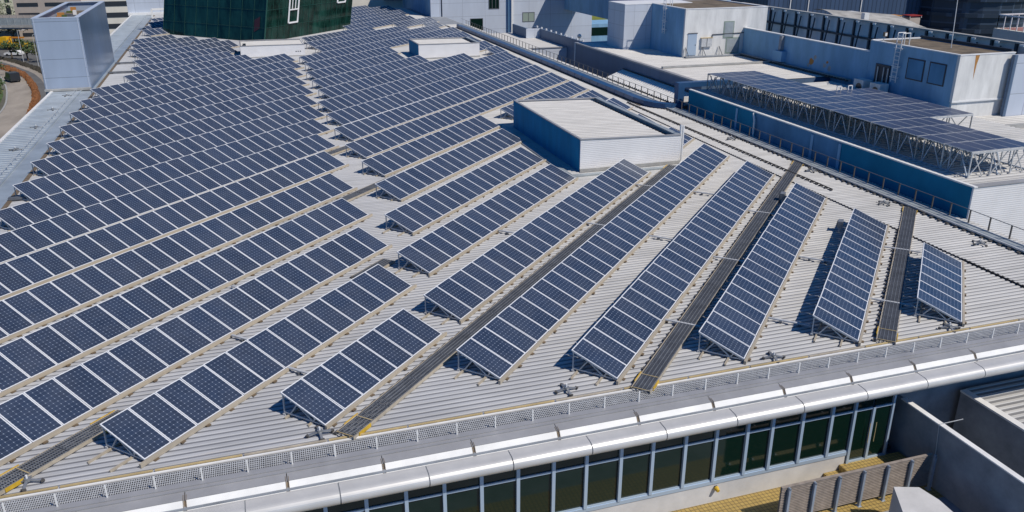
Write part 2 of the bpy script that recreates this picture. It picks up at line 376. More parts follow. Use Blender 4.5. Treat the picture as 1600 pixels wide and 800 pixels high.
# eave: kerb, grey top panels, white faces, silver rounded nosing
mb = MB(); mb.box(-14, 36, 20.98, 21.2, -.16, .10); mb.box(-14, 36, 20.84, 20.97, -.16, .075); hp(mb, 'eave_kerb', M['eave_grey'])
k = 0; x = -13.6
top = [(20.83, .045), (20.51, .005), (20.51, -.06), (20.83, -.06)]
fac = [(20.50, -.005), (20.33, -.235), (20.33, -.29), (20.50, -.10)]
nose = [(20.32, -.225), (19.98, -.235)] + [(19.98 - .245 * math.sin(R(a)), -.455 + .22 * math.cos(R(a))) for a in range(12, 181, 12)] + [(20.32, -.675)]
hp(MB().extrude([(20.82, .0), (20.5, -.04), (20.36, -.25), (20.36, -.6), (20.82, -.6)], -14, 36), 'eave_backing', M['rust_joint'])
hp(MB().extrude([(y_ + (.03 if y_ < 20.3 else 0), z_ - (.02 if z_ > -.4 else -.02)) for y_, z_ in nose], -14, 36), 'nosing_backing', M['concrete_dark'])
for i in range(18):
    x0 = -13.6 + 2.72 * i; x1 = x0 + 2.72
    hp(MB().extrude(top, x0 + .012, x1 - .012), 'eave_top_panel', M['eave_grey'])
    hp(MB().extrude(fac, x0 + .03, x1 - .03), 'eave_face_panel', M['white_metal'])
    o = hp(MB().extrude(nose, -13.93 + 2.55 * i + .018, -13.93 + 2.55 * (i + 1) - .018), 'eave_nosing', M['eave_silver'], smooth=False)
    mb = MB()
    for q in (-.04, .04): mb.bar((x0 + q, 20.70, .03), (x0 + q, 20.5, .008), .014, .012); mb.bar((x0 + q, 20.5, .006), (x0 + q, 20.325, -.235), .014, .012)
    hp(mb, 'joint_strap', M['rust_joint'])
# glazed front under the eave
GY = 20.3
mull = [3.29 - 1.17 * k for k in range(9, 0, -1)] + [3.29, 4.45, 5.61, 6.78, 7.95, 9.06, 10.26, 11.39, 12.58, 13.73, 14.92, 15.9, 17.11, 18.32, 19.28]
mb = MB(); mb.box(-12, 19.2, GY - .05, GY + .35, -3.12, -2.98); hp(mb, 'sill_frame', M['frame_blue'])
mb = MB(); mb.box(-12, 20.95, GY + .05, GY + .3, -.95, -.67); hp(mb, 'head_frame', M['frame_blue'])
for a, b in zip(mull[:-1], mull[1:]):
    f = MB(); f.box(a - .055, a + .055, GY - .08, GY + .1, -2.98, -.7); f.box(a + .055, b - .055, GY - .03, GY + .06, -1.36, -1.29); f.box(a + .055, b - .055, GY - .03, GY + .06, -2.98, -2.93)
    fo = hp(f, 'window', M['frame_blue'])
    hp(MB().box(a + .055, b - .055, GY + .02, GY + .035, -2.93, -.7), 'pane', M['win_glass'], fo)
f = MB(); f.box(19.23, 19.33, GY - .08, GY + .1, -3.5, -.7); f.box(20.06, 20.16, GY - .06, GY + .08, -3.5, -1.29); f.box(20.9, 20.98, GY - .06, GY + .08, -3.5, -.7); f.box(19.33, 20.9, GY - .03, GY + .06, -1.36, -1.29); f.box(19.33, 20.9, GY - .05, GY + .08, -3.55, -3.42)
do = hp(f, 'glass_door', M['frame_blue'])
for a, b in ((19.33, 20.06), (20.16, 20.9)): hp(MB().box(a, b, GY + .02, GY + .035, -3.42, -.7), 'pane', M['win_glass'], do)
for xh in (19.98, 20.24): hp(MB().bar((xh, GY - .12, -2.7), (xh, GY - .12, -1.9), .018), 'door_handle', M['tan'], do)  # bars also stand in for yellow reflection lines on the door glass
# room behind the panes
mb = MB(); mb.box(-12, 21.6, 24.5, 24.6, -3.9, -.7); mb.box(-12, 21.6, GY + .36, 24.5, -3.6, -3.5); hp(mb, 'interior_wall', M['dark'])
mb = MB(); mb.box(-14, 19.2, GY - .02, GY + .3, -3.9, -3.12); hp(mb, 'sill_wall', M['sill'])

# terrace below
mb = MB(); mb.box(-30, 21.67, 4, 21.85, -5.5, -3.9); tag(mb.build('terrace_floor', M['concrete_dark']), kind='structure')
mb = MB(); mb.box(-14, 21.66, 18.05, GY - .02, -3.899, -3.895); tag(mb.build('yellow_tile_path', M['tile']), kind='structure')
st = thing('tiled_steps', 'two yellow tiled steps rising to the glass door beside the grey wall', 'steps', (19.6, 20.0, -3.9))
MB().box(-1.25, 2.0, -.25, .26, 0, .2).build('tread', M['tile'], st)
MB().box(-.62, 2.0, -.2, .265, .2, .42).build('tread', M['tile'], st)

# lamp on the sill wall
t = thing('wall_lamp', 'small yellow wall lamp on the pale sill wall under the dark windows', 'lamp', (13.9, GY - .02, -3.28))
MB().box(-.05, .05, -.05, 0, -.06, .06).build('bracket', M['dark'], t)
MB().cyl((0, -.05, 0), (0, -.2, -.03), .09, 10, r2=.06).build('lamp_head', M['yellow'], t)

# louvre screen
ls = thing('louvre_screen', 'low grey timber louvre screen with blue grey posts on the yellow tiled terrace', 'screen', (18.4, 18.63, -3.9))
px = [15.55 + .985 * k - 18.4 for k in range(7)]
mb = MB()
for k in range(19): mb.hexa([(-3.1, -.02, .16 + k * .066), (3.0, -.02, .16 + k * .066), (3.0, .085, .175 + k * .066), (-3.1, .085, .175 + k * .066)],
                            [(-3.1, -.02, .182 + k * .066), (3.0, -.02, .182 + k * .066), (3.0, .085, .195 + k * .066), (-3.1, .085, .195 + k * .066)])
mb.build('louvre', M['slat'], ls)
MB().box(-3.1, 3.0, -.03, .07, 1.41, 1.45).build('top_rail', M['slat'], ls)
for q in px:
    m_ = MB(); m_.prism([(q - .04, -.12), (q + .04, -.12), (q + .04, -.025), (q - .04, -.025)], 0, 1.40); m_.cyl((q, -.12, 1.40), (q, -.025, 1.40), .04, 10); m_.box(q - .075, q + .075, -.15, .04, 0, .015)
    m_.build('post', M['post_blue'], ls)

# grey wall, gutter and the lower roof to the right of the terrace
t = thing('side_wall', 'tall grey wall in shade with a pale coping to the right of the terrace', 'wall', (21.78, 14, -3.9))
MB().box(-.1, .1, -10, 7.85, -4, 2.38).build('wall', M['concrete_dark'], t)
MB().box(-.11, .1, -10, 6.7, 2.383, 2.43).build('coping', M['white_metal'], t)
t2 = MB().cyl((-.13, 4.62, .0), (-.13, 4.85, 2.4), .012, 6); t2.bar((-.13, 4.85, 2.45), (.9, 4.85, 2.46), .02); t2.build('conduit', M['galv'], t)
lb = thing('lower_building', 'lower building with pale ribbed roof partly shaded by the silver eave', 'building', (27, 14, -3.9))
MB().box(-1.45, 14, -10, 7.6, -14, 1.48).build('wall', M['concrete_dark'], lb)
MB().box(-5.08, -1.46, -10, 7.8, -2.6, -2.2).build('roof_gutter', M['concrete_dark'], lb)
MB().box(-1.5, -1.2, -10, 7.6, 1.483, 1.56).build('coping', M['white_metal'], lb)
ribbed(-1.15, 14, -10, 7.4, 1.50, .3, .03, pan=.5).build('roof_sheet', [M['roof'], M['roof_pan']], lb, fix=False)
cb = thing('concrete_hood', 'pale concrete block with a chamfered top in front of the louvre screen', 'block', (19, 16.6, -3.9))
MB().prism([(-.15, 1.0), (.62, .72), (.75, .0), (.55, -3), (-1.3, -3), (-1.05, -.6)], 0, 1.4).build('block', M['sill'], cb)
t = thing('low_wall', 'low blue grey wall between concrete block and tall grey wall', 'wall', (20.7, 16.4, -3.9))
MB().box(-.75, .95, -.9, -.75, 0, 1.05).build('wall', M['wall_shade'], t)

# ------------------------------------------------------------------ front walkway with railing
fw = thing('eave_walkway', 'narrow steel mesh walkway along the front eave with short posts', 'walkway', (10, 21.5, 0))
mb = MB(); mb.box(-18.5, 26.5, -.28, .42, -.12, -.10); mb.build('gutter_bed', M['grate_dark'], fw)
mb = MB(); mb.box(-18.5, 26.5, .36, .42, -.1, .03); mb.build('gutter_lip', M['dark'], fw)
mb = MB()
for k in range(750): x0 = -18.5 + k * .06; mb.hexa([(x0, -.25, .035), (x0 + .02, -.25, .035), (x0 + .04, .36, .035), (x0 + .02, .36, .035)], [(x0, -.25, .05), (x0 + .02, -.25, .05), (x0 + .04, .36, .05), (x0 + .02, .36, .05)])
for k in range(7): mb.bar((-18.5, -.25 + k * .1, .047), (26.5, -.25 + k * .1, .047), .012, .02)
mb.build('grating', M['galv'], fw)
bme = MB().box(0, .22, -.2, .3, -.09, .02).mesh('bearer', M['dark'])
for k in range(46): inst('bearer', bme, fw, (-18.4 + k * .98, 0, 0))
MB().box(-18.5, 26.5, .44, .52, .0, .06).build('white_kerb', M['white_metal'], fw)
x = -18.5
i = 0
while x < 26.4:
    L = 2.45; MB().box(x + .04, x + L - .02, .55, .60, .05, .10).build('edge_bar', M['tan'], fw) if i % 4 != 3 else MB().box(x + .04, x + L - .02, .55, .60, .05, .10).build('edge_bar', M['beige'], fw)
    x += L; i += 1
mb = MB(); mb.bar((-18.5, -.37, .475), (26.5, -.37, .475), .006); mb.build('guard_wire', M['galv'], fw)
pm = MB(); pm.box(-.02, .02, -.012, .012, .06, .50); pm.box(-.05, .05, -.05, .05, .06, .075); pm.bar((0, .0, .3), (0, .12, .08), .02); pme = pm.mesh('railing_post', M['white_metal'])
for k in range(37): inst('post', pme, fw, (-4.70 - 1.225 * 3 + 1.225 * k - 10, -.37, 0))

# ------------------------------------------------------------------ right-hand walkway with railing, snow guard strip
rw = thing('side_walkway', 'grey metal walkway with thin railing along the right edge of the solar roof', 'walkway', (35, 80, .1))
mb = MB(); mb.box(-.5, .12, -59.2, 55, .06, .10); mb.build('deck', M['grey_sheet'], rw)
mb = MB(); mb.box(-.52, -.46, -59.2, 55, .09, .16); mb.box(.12, .18, -59.2, 55, .09, .16); mb.build('edge_strip', M['galv'], rw)
mb = MB()
bk = MB().box(-.70, -.5, 0, .16, .0, .06).mesh('bracket', M['bracket'])
for k in range(110): inst('bracket', bk, rw, (0, -59 + k * .55, 0))
mb = MB(); mb.bar((.2, -59.2, .85), (.2, 55, .85), .028); mb.build('hand_rail', M['grate_dark'], rw)
rp = MB(); rp.box(-.03, .03, -.03, .03, .0, .85); rpe = rp.mesh('side_post', M['bracket'])
for k in range(88): inst('post', rpe, rw, (.2, -58.6 + 1.27 * k, 0))
t = thing('snow_guard', 'dark dashed snow guard strip along the ridge sheet near the right walkway', 'snow guard', (32.55, 50, .1))
mb = MB(); mb.box(-.03, .03, -11, 17, .06, .10); mb.build('rail', M['bracket'], t)
bk = MB().box(-.12, .05, 0, .2, .0, .06).mesh('bracket', M['bracket'])
for k in range(64): inst('bracket', bk, t, (0, -11 + k * .44, 0))

# ------------------------------------------------------------------ walkways between the rows (45 degrees)
PHI = 44.68
A = Vector((math.sin(R(PHI)), math.cos(R(PHI)), 0)); B = Vector((math.cos(R(PHI)), -math.sin(R(PHI)), 0))
BRK = MB().box(0, .105, 0, .22, .02, .07).mesh('bracket', M['bracket'])
def walkway(s, t0, t1, label, ends=True, W=.6):
    p = A * t0 + B * s
    o = thing('roof_walkway', label, 'walkway', (p.x, p.y, 0), -R(PHI), 'grating walkways between panel rows')
    L = t1 - t0
    mb = MB(); n = max(1, int(L / 1.9))
    for k in range(n):
        y0 = k * L / n; y1 = (k + 1) * L / n - .03
        yy = y0
        while yy < y1: mb.box(-W / 2, W / 2, yy, yy + .035, .13, .155); yy += .075
    mb.build('grating', M['grate_dark'], o)
    mb = MB()
    for k in range(n):
        for q in range(5): mb.box(-W / 2 + .06 + q * .135 - .007, -W / 2 + .06 + q * .135 + .007, k * L / n + .02, (k + 1) * L / n - .03, .14, .168)
    mb.build('bearing_bar', M['grate'], o)
    for q in (-1, 1): MB().box(q * (W / 2 + .03) - .012, q * (W / 2 + .03) + .012, 0, L, .04, .15).build('edge_rail', M['beige'], o)
    for k in range(int(L / .5)): inst('bracket', BRK, o, (-W / 2 - .16, k * .5, 0))
    if ends:
        for q in (-1, 1): MB().box(q * (W / 2 + .06) - .015, q * (W / 2 + .06) + .015, .25 if q > 0 else .45, .85 if q > 0 else 1.15, .05, .17).build('edge_marker', M['yellow'], o)
        MB().box(-W / 2, W / 2, .0, .03, .165, .172).build('nosing', M['tan'], o); MB().box(-W / 2, W / 2, 1.0, 1.03, .166, .172).build('nosing', M['tan'], o)
        for q in (-1, 1): MB().box(q * (W / 2 + .06) - .015, q * (W / 2 + .06) + .015, L - 1.0, L - .1, .05, .17).build('edge_marker', M['yellow'], o)
    return o
walkway(.02, 31.1, 49.1, 'grating walkway between the two shortest panel rows at the right')
walkway(-7.05, 23.6, 56.4, 'grating walkway ending in yellow markers left of the 21 panel row')
walkway(-14.25, 17.0, 51.7, 'long grating walkway running from the eave to the foot of the big white plant room')
walkway(-21.3, 10.4, 14.9, 'short grating walkway beside the truss end of the fourteen panel row, lower left')
walkway(-21.3, 27.2, 29.6, 'very short grating walkway at the top end of the fourteen panel row', False)
walkway(-28.9, 31.0, 42.0, 'short grating walkway in the cross aisle, nearest the eave', False)
walkway(-36.2, 40.0, 47.0, 'short grating walkway in the cross aisle, farther from the eave', False)

# ------------------------------------------------------------------ rows of solar panels
PW, HR, H0 = 1.718, .709, .15
def panel_mesh(name):
    mb = MB(); L = .985; th = .04
    ux = Vector((PW, 0, -HR)).normalized(); uz = Vector((HR, 0, PW)).normalized(); o0 = Vector((0, 0, H0 + HR)); SL = math.hypot(PW, HR)
    def P(a, b, c): return o0 + ux * a + Vector((0, b, 0)) + uz * c
    f = .034
    mb.hexa([P(0, 0, -th), P(SL, 0, -th), P(SL, L, -th), P(0, L, -th)], [P(0, 0, 0), P(SL, 0, 0), P(SL, L, 0), P(0, L, 0)], 0)
    fi = 1   # replace the top face by frame strips and the glass
    del mb.f[1]; del mb.m[1]
    o = [P(0, 0, 0), P(SL, 0, 0), P(SL, L, 0), P(0, L, 0)]; i_ = [P(f, f, 0), P(SL - f, f, 0), P(SL - f, L - f, 0), P(f, L - f, 0)]
    for k in range(4): mb.face([o[k], o[(k + 1) % 4], i_[(k + 1) % 4], i_[k]], 0)
    g = .006
    mb.face(i_, 1, [(0, 0), (1, 0), (1, 1), (0, 1)])
    return mb.mesh(name, [M['alu'], M['cells']], fix=True)
PANEL = panel_mesh('solar_panel')
def truss_mesh():
    mb = MB(); w = .042; zt = H0 + HR - .07
    top = lambda x: H0 + HR - HR / PW * x - .075
    mb.bar((.05, 0, .07), (.05, 0, zt), w); mb.bar((.02, 0, top(0)), (PW - .02, 0, top(PW - .02)), w, .06)
    mb.bar((.05, 0, .12), (PW - .05, 0, .085), w); mb.bar((.28, 0, .10), (.60, 0, top(.60)), w); mb.bar((.62, 0, top(.62)), (1.18, 0, .10), w); mb.bar((1.2, 0, .10), (1.32, 0, top(1.32)), w)
    mb.box(.0, .1, -.05, .05, .02, .07); mb.box(1.1, 1.2, -.05, .05, .02, .07)
    return mb.mesh('support_truss', M['galv'])
TRUSS = truss_mesh()
RAIL = MB().box(-.03, .03, 0, 1, .0, .07).mesh('base_rail', M['beige'])
CLIP = MB().box(0, .09, 0, .16, .0, .04).mesh('foot_clip', M['rust_joint'])
FRONT = MB().box(-.04, .04, 0, 1, .0, .125).mesh('front_beam', M['beige'])
PURLIN = MB().box(-.025, .025, 0, 1, -.05, 0).mesh('purlin', M['galv'])
def array(s, t0, t1, n, label, group, ext0=.35, ext1=.2):
    p = A * t0 + B * s
    o = thing('solar_array', label, 'solar array', (p.x, p.y, 0), -R(PHI), group)
    L = t1 - t0; pt = L / n
    for k in range(n): inst('solar_panel', PANEL, o, (random.uniform(-.004, .004), k * pt, random.uniform(-.004, .004)), (1, pt / 1.0 * 1.0, 1), (random.gauss(0, .0035), random.gauss(0, .0035), 0))
    m = max(1, round(n / 4))
    for k in range(m + 1): inst('support_truss', TRUSS, o, (0, .06 + k * (L - .12) / m, 0))
    for x in (.22, 1.15): inst('base_rail', RAIL, o, (x, -ext0, .0), (1, L + ext0 + ext1, 1))
    inst('front_beam', FRONT, o, (PW + .055, -ext0 * .3, .025), (1, L + ext0 * .3 + ext1, 1))
    for x in (.4, 1.3): inst('purlin', PURLIN, o, (x, .0, H0 + HR - HR / PW * x - .045), (1, L, 1))
    if t0 < 36:
        for k in range(n): inst('foot_clip', CLIP, o, (PW + .09, k * pt + .2, 0))
    return o
def nn(a, b): return max(2, round((b - a) / 1.013))
ORD = 'zeroth first second third fourth fifth sixth seventh eighth ninth tenth eleventh twelfth thirteenth fourteenth fifteenth sixteenth seventeenth eighteenth nineteenth twentieth twenty-first twenty-second twenty-third twenty-fourth twenty-fifth twenty-sixth twenty-seventh twenty-eighth'.split()
RIGHT = [(.847, 34.18, 41.2, 7), (-2.614, 30.62, 45.23, 15), (-6.12, 27.3, 48.66, 21), (-9.70, 23.92, 52.35, 28), (-13.30, 22.14, 55.6, 33), (-16.83, 25.58, 49.34, 24), (-20.46, 29.08, 46.08, 17), (-24.04, 33.25, 49.15, 16),
         (-27.7, 37.55, 53.5, 16), (-31.4, 41.3, 56.9, 15), (-35.0, 44.35, 78.6, 0), (-38.75, 47.95, 82.6, 0), (-42.5, 51.75, 86.4, 0), (-46.3, 55.4, 90.4, 0), (-50.0, 60.05, 86.8, 0), (-53.7, 63.7, 82.9, 0), (-57.5, 67.4, 83.6, 0), (-61.4, 71.9, 87.7, 0),
         (-65.3, 75.6, 110.4, 0), (-69.2, 83.2, 111.4, 0), (-73.1, 86.25, 108.8, 0), (-76.9, 89.9, 105.4, 0), (-80.8, 104, 122.3, 0), (-84.6, 108, 125.6, 0), (-88.3, 112, 130.5, 0), (-91.8, 116, 133.5, 0), (-95.2, 120, 136.9, 0), (-99.5, 125, 135.6, 0)]
for i, (s, t0, t1, n) in enumerate(RIGHT):
    n = n or nn(t0, t1)
    if i == 0: lb_ = 'shortest tilted panel row at the far right, seven panels, beside the third walkway'
    elif i == 4: lb_ = 'longest near row, 33 panels, fifth from the right end of the right bank'
    elif i < 10: lb_ = f'tilted row of {n} dark blue panels, {ORD[i + 1]} from the right end of the right bank'
    elif i < 22: lb_ = f'right bank panel row beyond the big plant room level, {ORD[i + 1]} counting from the right end'
    else: lb_ = f'far row beyond the green glass block, {ORD[i - 21]} of six counting away from the camera'
    array(s, t0, t1, n, lb_, 'solar panel rows, right bank', ext0=.55 if i < 8 else .12)
STUB = [(-16.8, 56.6, 59.6, 'three panel stub between the white corner post and the ridge'), (-20.4, 59.6, 63.0, 'short panel stub behind the big plant room, next to the corner post one'), (-24.6, 63.2, 68.5, 'five panel stub behind the right parapet of the big plant room'),
        (-27.6, 62.2, 71.2, 'panel row stub rising behind the far right corner of the big plant room'), (-31.2, 59.9, 74.8, 'panel row starting at the far left corner of the big plant room'),
        (-49.6, 91.4, 94.4, 'three panel stub right of the middle white plant room'), (-53.4, 93, 98.3, 'short stub behind the right end of the middle plant room'), (-57.0, 94.5, 101.3, 'panel stub above the roof of the middle plant room'), (-61.3, 94, 106.3, 'longer panel stub behind the middle plant room, reaching the blue duct'),
        (-72.2, 112.6, 116.5, 'reddish glinting four panel stub by the far end of the walkway'), (-76.7, 111, 122, 'panel row piece in front of the pale facade corner')]
for s, t0, t1, l in STUB: array(s, t0, t1, nn(t0, t1), l, 'short panel rows beside the plant rooms', ext0=.1)
LEFT = [(-20.353, 13.35, 27.5, 14), (-24.07, 10.4, 31.1, 0), (-27.71, 9.8, 34.55, 0), (-31.4, 13.6, 38.2, 0), (-35.1, 17.3, 42.3, 0), (-38.75, 21.0, 46.0, 0), (-42.3, 24.4, 49.95, 0), (-46.0, 28.0, 53.95, 0), (-49.8, 31.75, 57.7, 0), (-53.4, 35.45, 61.6, 0), (-57.2, 39.2, 65.2, 0),
        (-61.0, 42.9, 69.25, 0), (-64.7, 46.7, 73.4, 0), (-68.6, 50.8, 77.0, 0), (-72.15, 57.3, 74.35, 0), (-75.9, 61.4, 75.3, 0), (-79.8, 65.0, 79.4, 0), (-83.9, 68.6, 83.8, 0), (-87.3, 70.8, 84.75, 0), (-91.3, 74.3, 84.7, 0), (-95.3, 78.0, 84.6, 0)]
array(-16.83, 17.16, 24.16, 7, 'seven panel row nearest the camera, by the yellow-ended walkway', 'solar panel rows, left bank', ext0=.15)
for i, (s, t0, t1, n) in enumerate(LEFT):
    n = n or nn(t0, t1)
    if i == 0: l = 'fourteen panel row nearest the eave at lower left, truss end towards the camera'
    elif i == 20: l = 'last small row of the left bank, directly below the green glass block'
    else: l = f'long left bank panel row, {ORD[i + 1]} counting away from the eave'
    array(s, t0, t1, n, l, 'solar panel rows, left bank', ext0=.75 if i == 0 else .12)
for s, t0, t1, l in [(-107.2, 90.2, 101, 'panel row half in shade at the left edge of the green glass block'), (-103.3, 86.5, 96, 'shaded panel row left of the green glass block, nearer one'), (-111.5, 94.6, 104, 'small far panel row under the white rail by the back wall'), (-115.4, 98.6, 106, 'farthest small panel row at the back wall, left side')]:
    array(s, t0, t1, nn(t0, t1), l, 'far rows at the left back', ext0=.1)

# ------------------------------------------------------------------ small roof fittings
def anchor(x, y, rz, label, z=.03, sc=1.0):
    o = thing('roof_anchor', label, 'roof anchor', (x, y, z), rz, 'cross-shaped fall arrest anchors')
    mb = MB()
    for k in range(4):
        a = R(45 + 90 * k); d = Vector((math.cos(a), math.sin(a), 0)); mb.bar(d * .04 + Vector((0, 0, .10)), d * .36 * sc + Vector((0, 0, .035)), .075, .045)
    mb.build('cross_arm', M['grate'], o)
    for k in range(4):
        a = R(45 + 90 * k); d = Vector((math.cos(a), math.sin(a), 0)) * .37 * sc; MB().box(d.x - .055, d.x + .055, d.y - .055, d.y + .055, 0, .06).build('foot', M['bracket'], o)
    MB().cyl((0, 0, .06), (0, 0, .16), .085, 10).build('hub', M['grate'], o)
    MB().cyl((0, 0, .16), (0, 0, .26), .03, 8).build('eye_post', M['white'], o)
    return o
for x, y, l in [(-6.92, 22.62, 'cross-shaped anchor in the lower left corner beside the yellow bar'), (1.12, 22.55, 'cross-shaped anchor at the low end of the seven panel row'), (9.27, 22.62, 'cross-shaped anchor on open ribs left of the yellow walkway end'),
                (17.23, 22.42, 'cross-shaped anchor on ribs between the second and third walkways'), (25.13, 22.38, 'cross-shaped anchor below the shortest row at the right'),
                (33.62, 35.9, 'cross-shaped anchor near the top of the third walkway'), (33.57, 29.2, 'cross-shaped anchor at the right edge near the railing'), (34.0, 42.9, 'cross-shaped anchor beside the top of the second walkway'), (33.8, 52.0, 'cross-shaped anchor near the bend of the blue duct'), (33.9, 80, 'cross-shaped anchor between blue duct and railing, halfway'), (33.9, 92, 'cross-shaped anchor between blue duct and railing, far end'),
                (-15.5, 65.0, 'anchor on the left strip, nearest the camera'), (-15.5, 72.4, 'anchor on the left strip, second of four'), (-15.5, 79.6, 'anchor on the left strip, third of four'), (-15.4, 86.3, 'anchor on the left strip at the foot of the tower')]:
    anchor(x, y, R(20 + 37 * random.random()), l, .12 if x > 31.5 else .03)
# left strip: life line rail
t = thing('life_line', 'thin low safety rail along the left roof strip', 'railing', (-14.85, 70, .05))
mb = MB(); mb.bar((0, -18, .3), (0, 18.5, .3), .02)
mb.build('cable', M['galv'], t)
for k in range(30): MB().bar((0, -18 + k * 1.25, 0), (0, -18 + k * 1.25, .3), .03).build('post', M['galv'], t)
TR = [(-8.0, 44.5, -6.25, 'between the third and fourth rows'), (-7.9, 36.8, -6.3, 'lower between the third and fourth rows'), (-11.5, 38.2, -9.8, 'between the fourth and fifth rows'), (-11.5, 46.6, -9.8, 'upper between the fourth and fifth rows'), (-15.0, 38.6, -13.4, 'across the long walkway, middle'), (-15.0, 46.5, -13.4, 'across the long walkway, upper'),
      (-18.6, 35.5, -17, 'between the sixth and seventh rows'), (-18.6, 19.5, -17, 'at the low end of the seven panel row'), (-22.2, 20.5, -20.4, 'beside the fourteen panel row'), (-4.3, 38.6, -2.7, 'between the second and third rows'), (-4.3, 31.2, -2.7, 'lower between the second and third rows'), (-.8, 41.8, .8, 'across the third walkway'), (-25.6, 24.0, -24.1, 'between the second and third left rows'), (-29.3, 33.2, -27.8, 'in the cross aisle at the left rows'),
      (-7.9, 29.2, -6.5, 'at the yellow mark of the second walkway'), (-.9, 35.0, .8, 'lower across the third walkway')]
for v_, l_, u1 in [(52, 'below the first visible left row ends', -10.2), (59.5, 'two rows farther along the left edge', -11), (72.5, 'beside the row end below the tower', -9.5), (99, 'right of the tower foot', -9), (106, 'right of the tower, farther one', -9), (118, 'at the far left roof edge', -8.6)]:
    o = thing('cable_duct', 'dark cable duct crossing from the left gutter ' + l_, 'cable duct', (-13.3, v_, .02), 0, 'cable ducts at the left edge')
    MB().box(0, u1 + 13.3, -.13, .13, .06, .2).build('duct', M['grate_dark'], o); MB().box(.2, .5, -.16, .16, 0, .06).build('foot_block', M['dark'], o)
for s0, t_, s1, l in TR:
    p = A * t_ + B * s0
    o = thing('cable_tray', 'thin grey cable tray ' + l, 'cable tray', (p.x, p.y, .03), -R(PHI), 'cable trays between the rows')
    MB().box(0, s1 - s0, -.05, .05, .08, .13).build('tray', M['galv'], o)
    for q in (.3, .75): MB().box((s1 - s0) * q - .05, (s1 - s0) * q + .05, -.1, .1, 0, .08).build('foot_block', M['grate_dark'], o)

for s_, t_, l in [(-3.05, 43.6, 'small grey inverter box behind the top end of the fifteen panel row'), (-6.55, 47.2, 'small grey inverter box behind the top end of the 21 panel row')]:
    p = A * t_ + B * s_
    o = thing('inverter_box', l, 'inverter', (p.x, p.y, .03), -R(PHI))
    MB().box(-.12, .12, -.25, .25, .2, .55).build('casing', M['grate'], o); MB().box(-.16, -.123, -.2, .2, .25, .5).build('cover', M['bracket'], o)
    for q in (-.18, .18): MB().box(-.04, .04, q - .03, q + .03, 0, .2).build('leg', M['galv'], o)
# ------------------------------------------------------------------ plant rooms on the roof
def plant_room(x0, x1, y0, y1, h, label, right_gutter=False, slope=0.0, kerb=.22):
    o = thing('plant_room', label, 'plant room', (x0, y0, 0)); W = x1 - x0; D = y1 - y0
    zr = lambda x: h - slope * x / W
    mb = MB(); mb.hexa([(0, 0, kerb), (W, 0, kerb), (W, .08, kerb), (0, .08, kerb)], [(0, 0, h), (W, 0, zr(W)), (W, .08, zr(W)), (0, .08, h)]); mb.build('front_wall', M['box_front'], o)
    mb = MB(); mb.box(0, .08, .083, D, 0.0, h); mb.build('side_wall', M['box_side_shade'], o)
    mb = MB(); mb.box(W - .08, W, .083, D - .083, kerb, zr(W)); mb.box(.083, W - .083, D - .08, D, 0, zr(W)); mb.build('back_wall', M['box_front'], o)
    MB().box(-.02, W + .05, -.07, -.003, 0, kerb).build('kerb', M['concrete'], o)
    rib = ribbed(.1, W - (.75 if right_gutter else .1), .1, D - .1, 0, .46, .025, pan=.3)
    rib.v = [(x, y, z + zr(x) - .09) for x, y, z in rib.v]; rib.build('roof_sheet', [M['roof_white'], M['roof_white_pan']], o, fix=False)
    mb = MB(); mb.box(-.03, .14, -.03, D + .03, h + .003, h + .07); mb.hexa([(.14, -.03, h + .003), (W + .03, -.03, zr(W) + .003), (W + .03, .16, zr(W) + .003), (.14, .16, h + .003)], [(.14, -.03, h + .07), (W + .03, -.03, zr(W) + .07), (W + .03, .16, zr(W) + .07), (.14, .16, h + .07)])
    mb.hexa([(.14, D - .2, h + .003), (W + .03, D - .2, zr(W) + .003), (W + .03, D + .03, zr(W) + .003), (.14, D + .03, h + .003)], [(.14, D - .2, h + .07), (W + .03, D - .2, zr(W) + .07), (W + .03, D + .03, zr(W) + .07), (.14, D + .03, h + .07)])
    mb.build('parapet_cap', M['eave_grey'], o)
    if right_gutter:
        mb = MB(); mb.box(W - .32, W + .03, .163, D - .203, zr(W) - .05, zr(W) + .09); mb.build('gutter_cover', M['grey_sheet'], o)
        mb = MB(); mb.box(W - .74, W - .322, .165, D - .21, zr(W) - .22, zr(W) - .2); mb.build('gutter', M['black'], o)
    return o
p1 = plant_room(20.0, 27.05, 47.55, 61.2, 2.08, 'big white plant room with ribbed roof and shaded blue left side among the panel rows', True, .2)
t = thing('vent_pipe', 'white twin pipe standing at the right front corner of the big plant room', 'pipe', (27.25, 47.9, 0))
MB().cyl((0, 0, 0), (0, 0, 2.5), .08, 10).build('pipe', M['white'], t); MB().cyl((.2, .05, 0), (.2, .05, 2.42), .08, 10).build('pipe', M['white'], t)
plant_room(20.6, 28.1, 99.2, 105.0, 1.68, 'middle white plant room with dark slot in its roof, right of centre at the back', True, .06, .15)
p3 = plant_room(.5, 8.0, 106.6, 112.3, 1.38, 'low white plant room in front of the green glass block', False, .05, .1)
MB().box(.35, .7, .5, 2.2, 1.39, 1.46).build('hatch', M['win_dark'], p3)
for k in range(3): MB().box(6.4 + k * .25, 6.52 + k * .25, -.012, -.002, .5, .62).build('vent_hole', M['win_dark'], p3)
# kerb walk round the big plant room
t = thing('roof_upstand', 'low grey upstand strip around the foot of the big plant room', 'upstand', (20, 47.5, 0))
mb = MB(); mb.box(-1.15, -.75, -1.2, 14, .0, .09); mb.box(-1.15, 8.2, -1.0, -.55, .0, .095); mb.build('sheet', M['grey_sheet'], t)

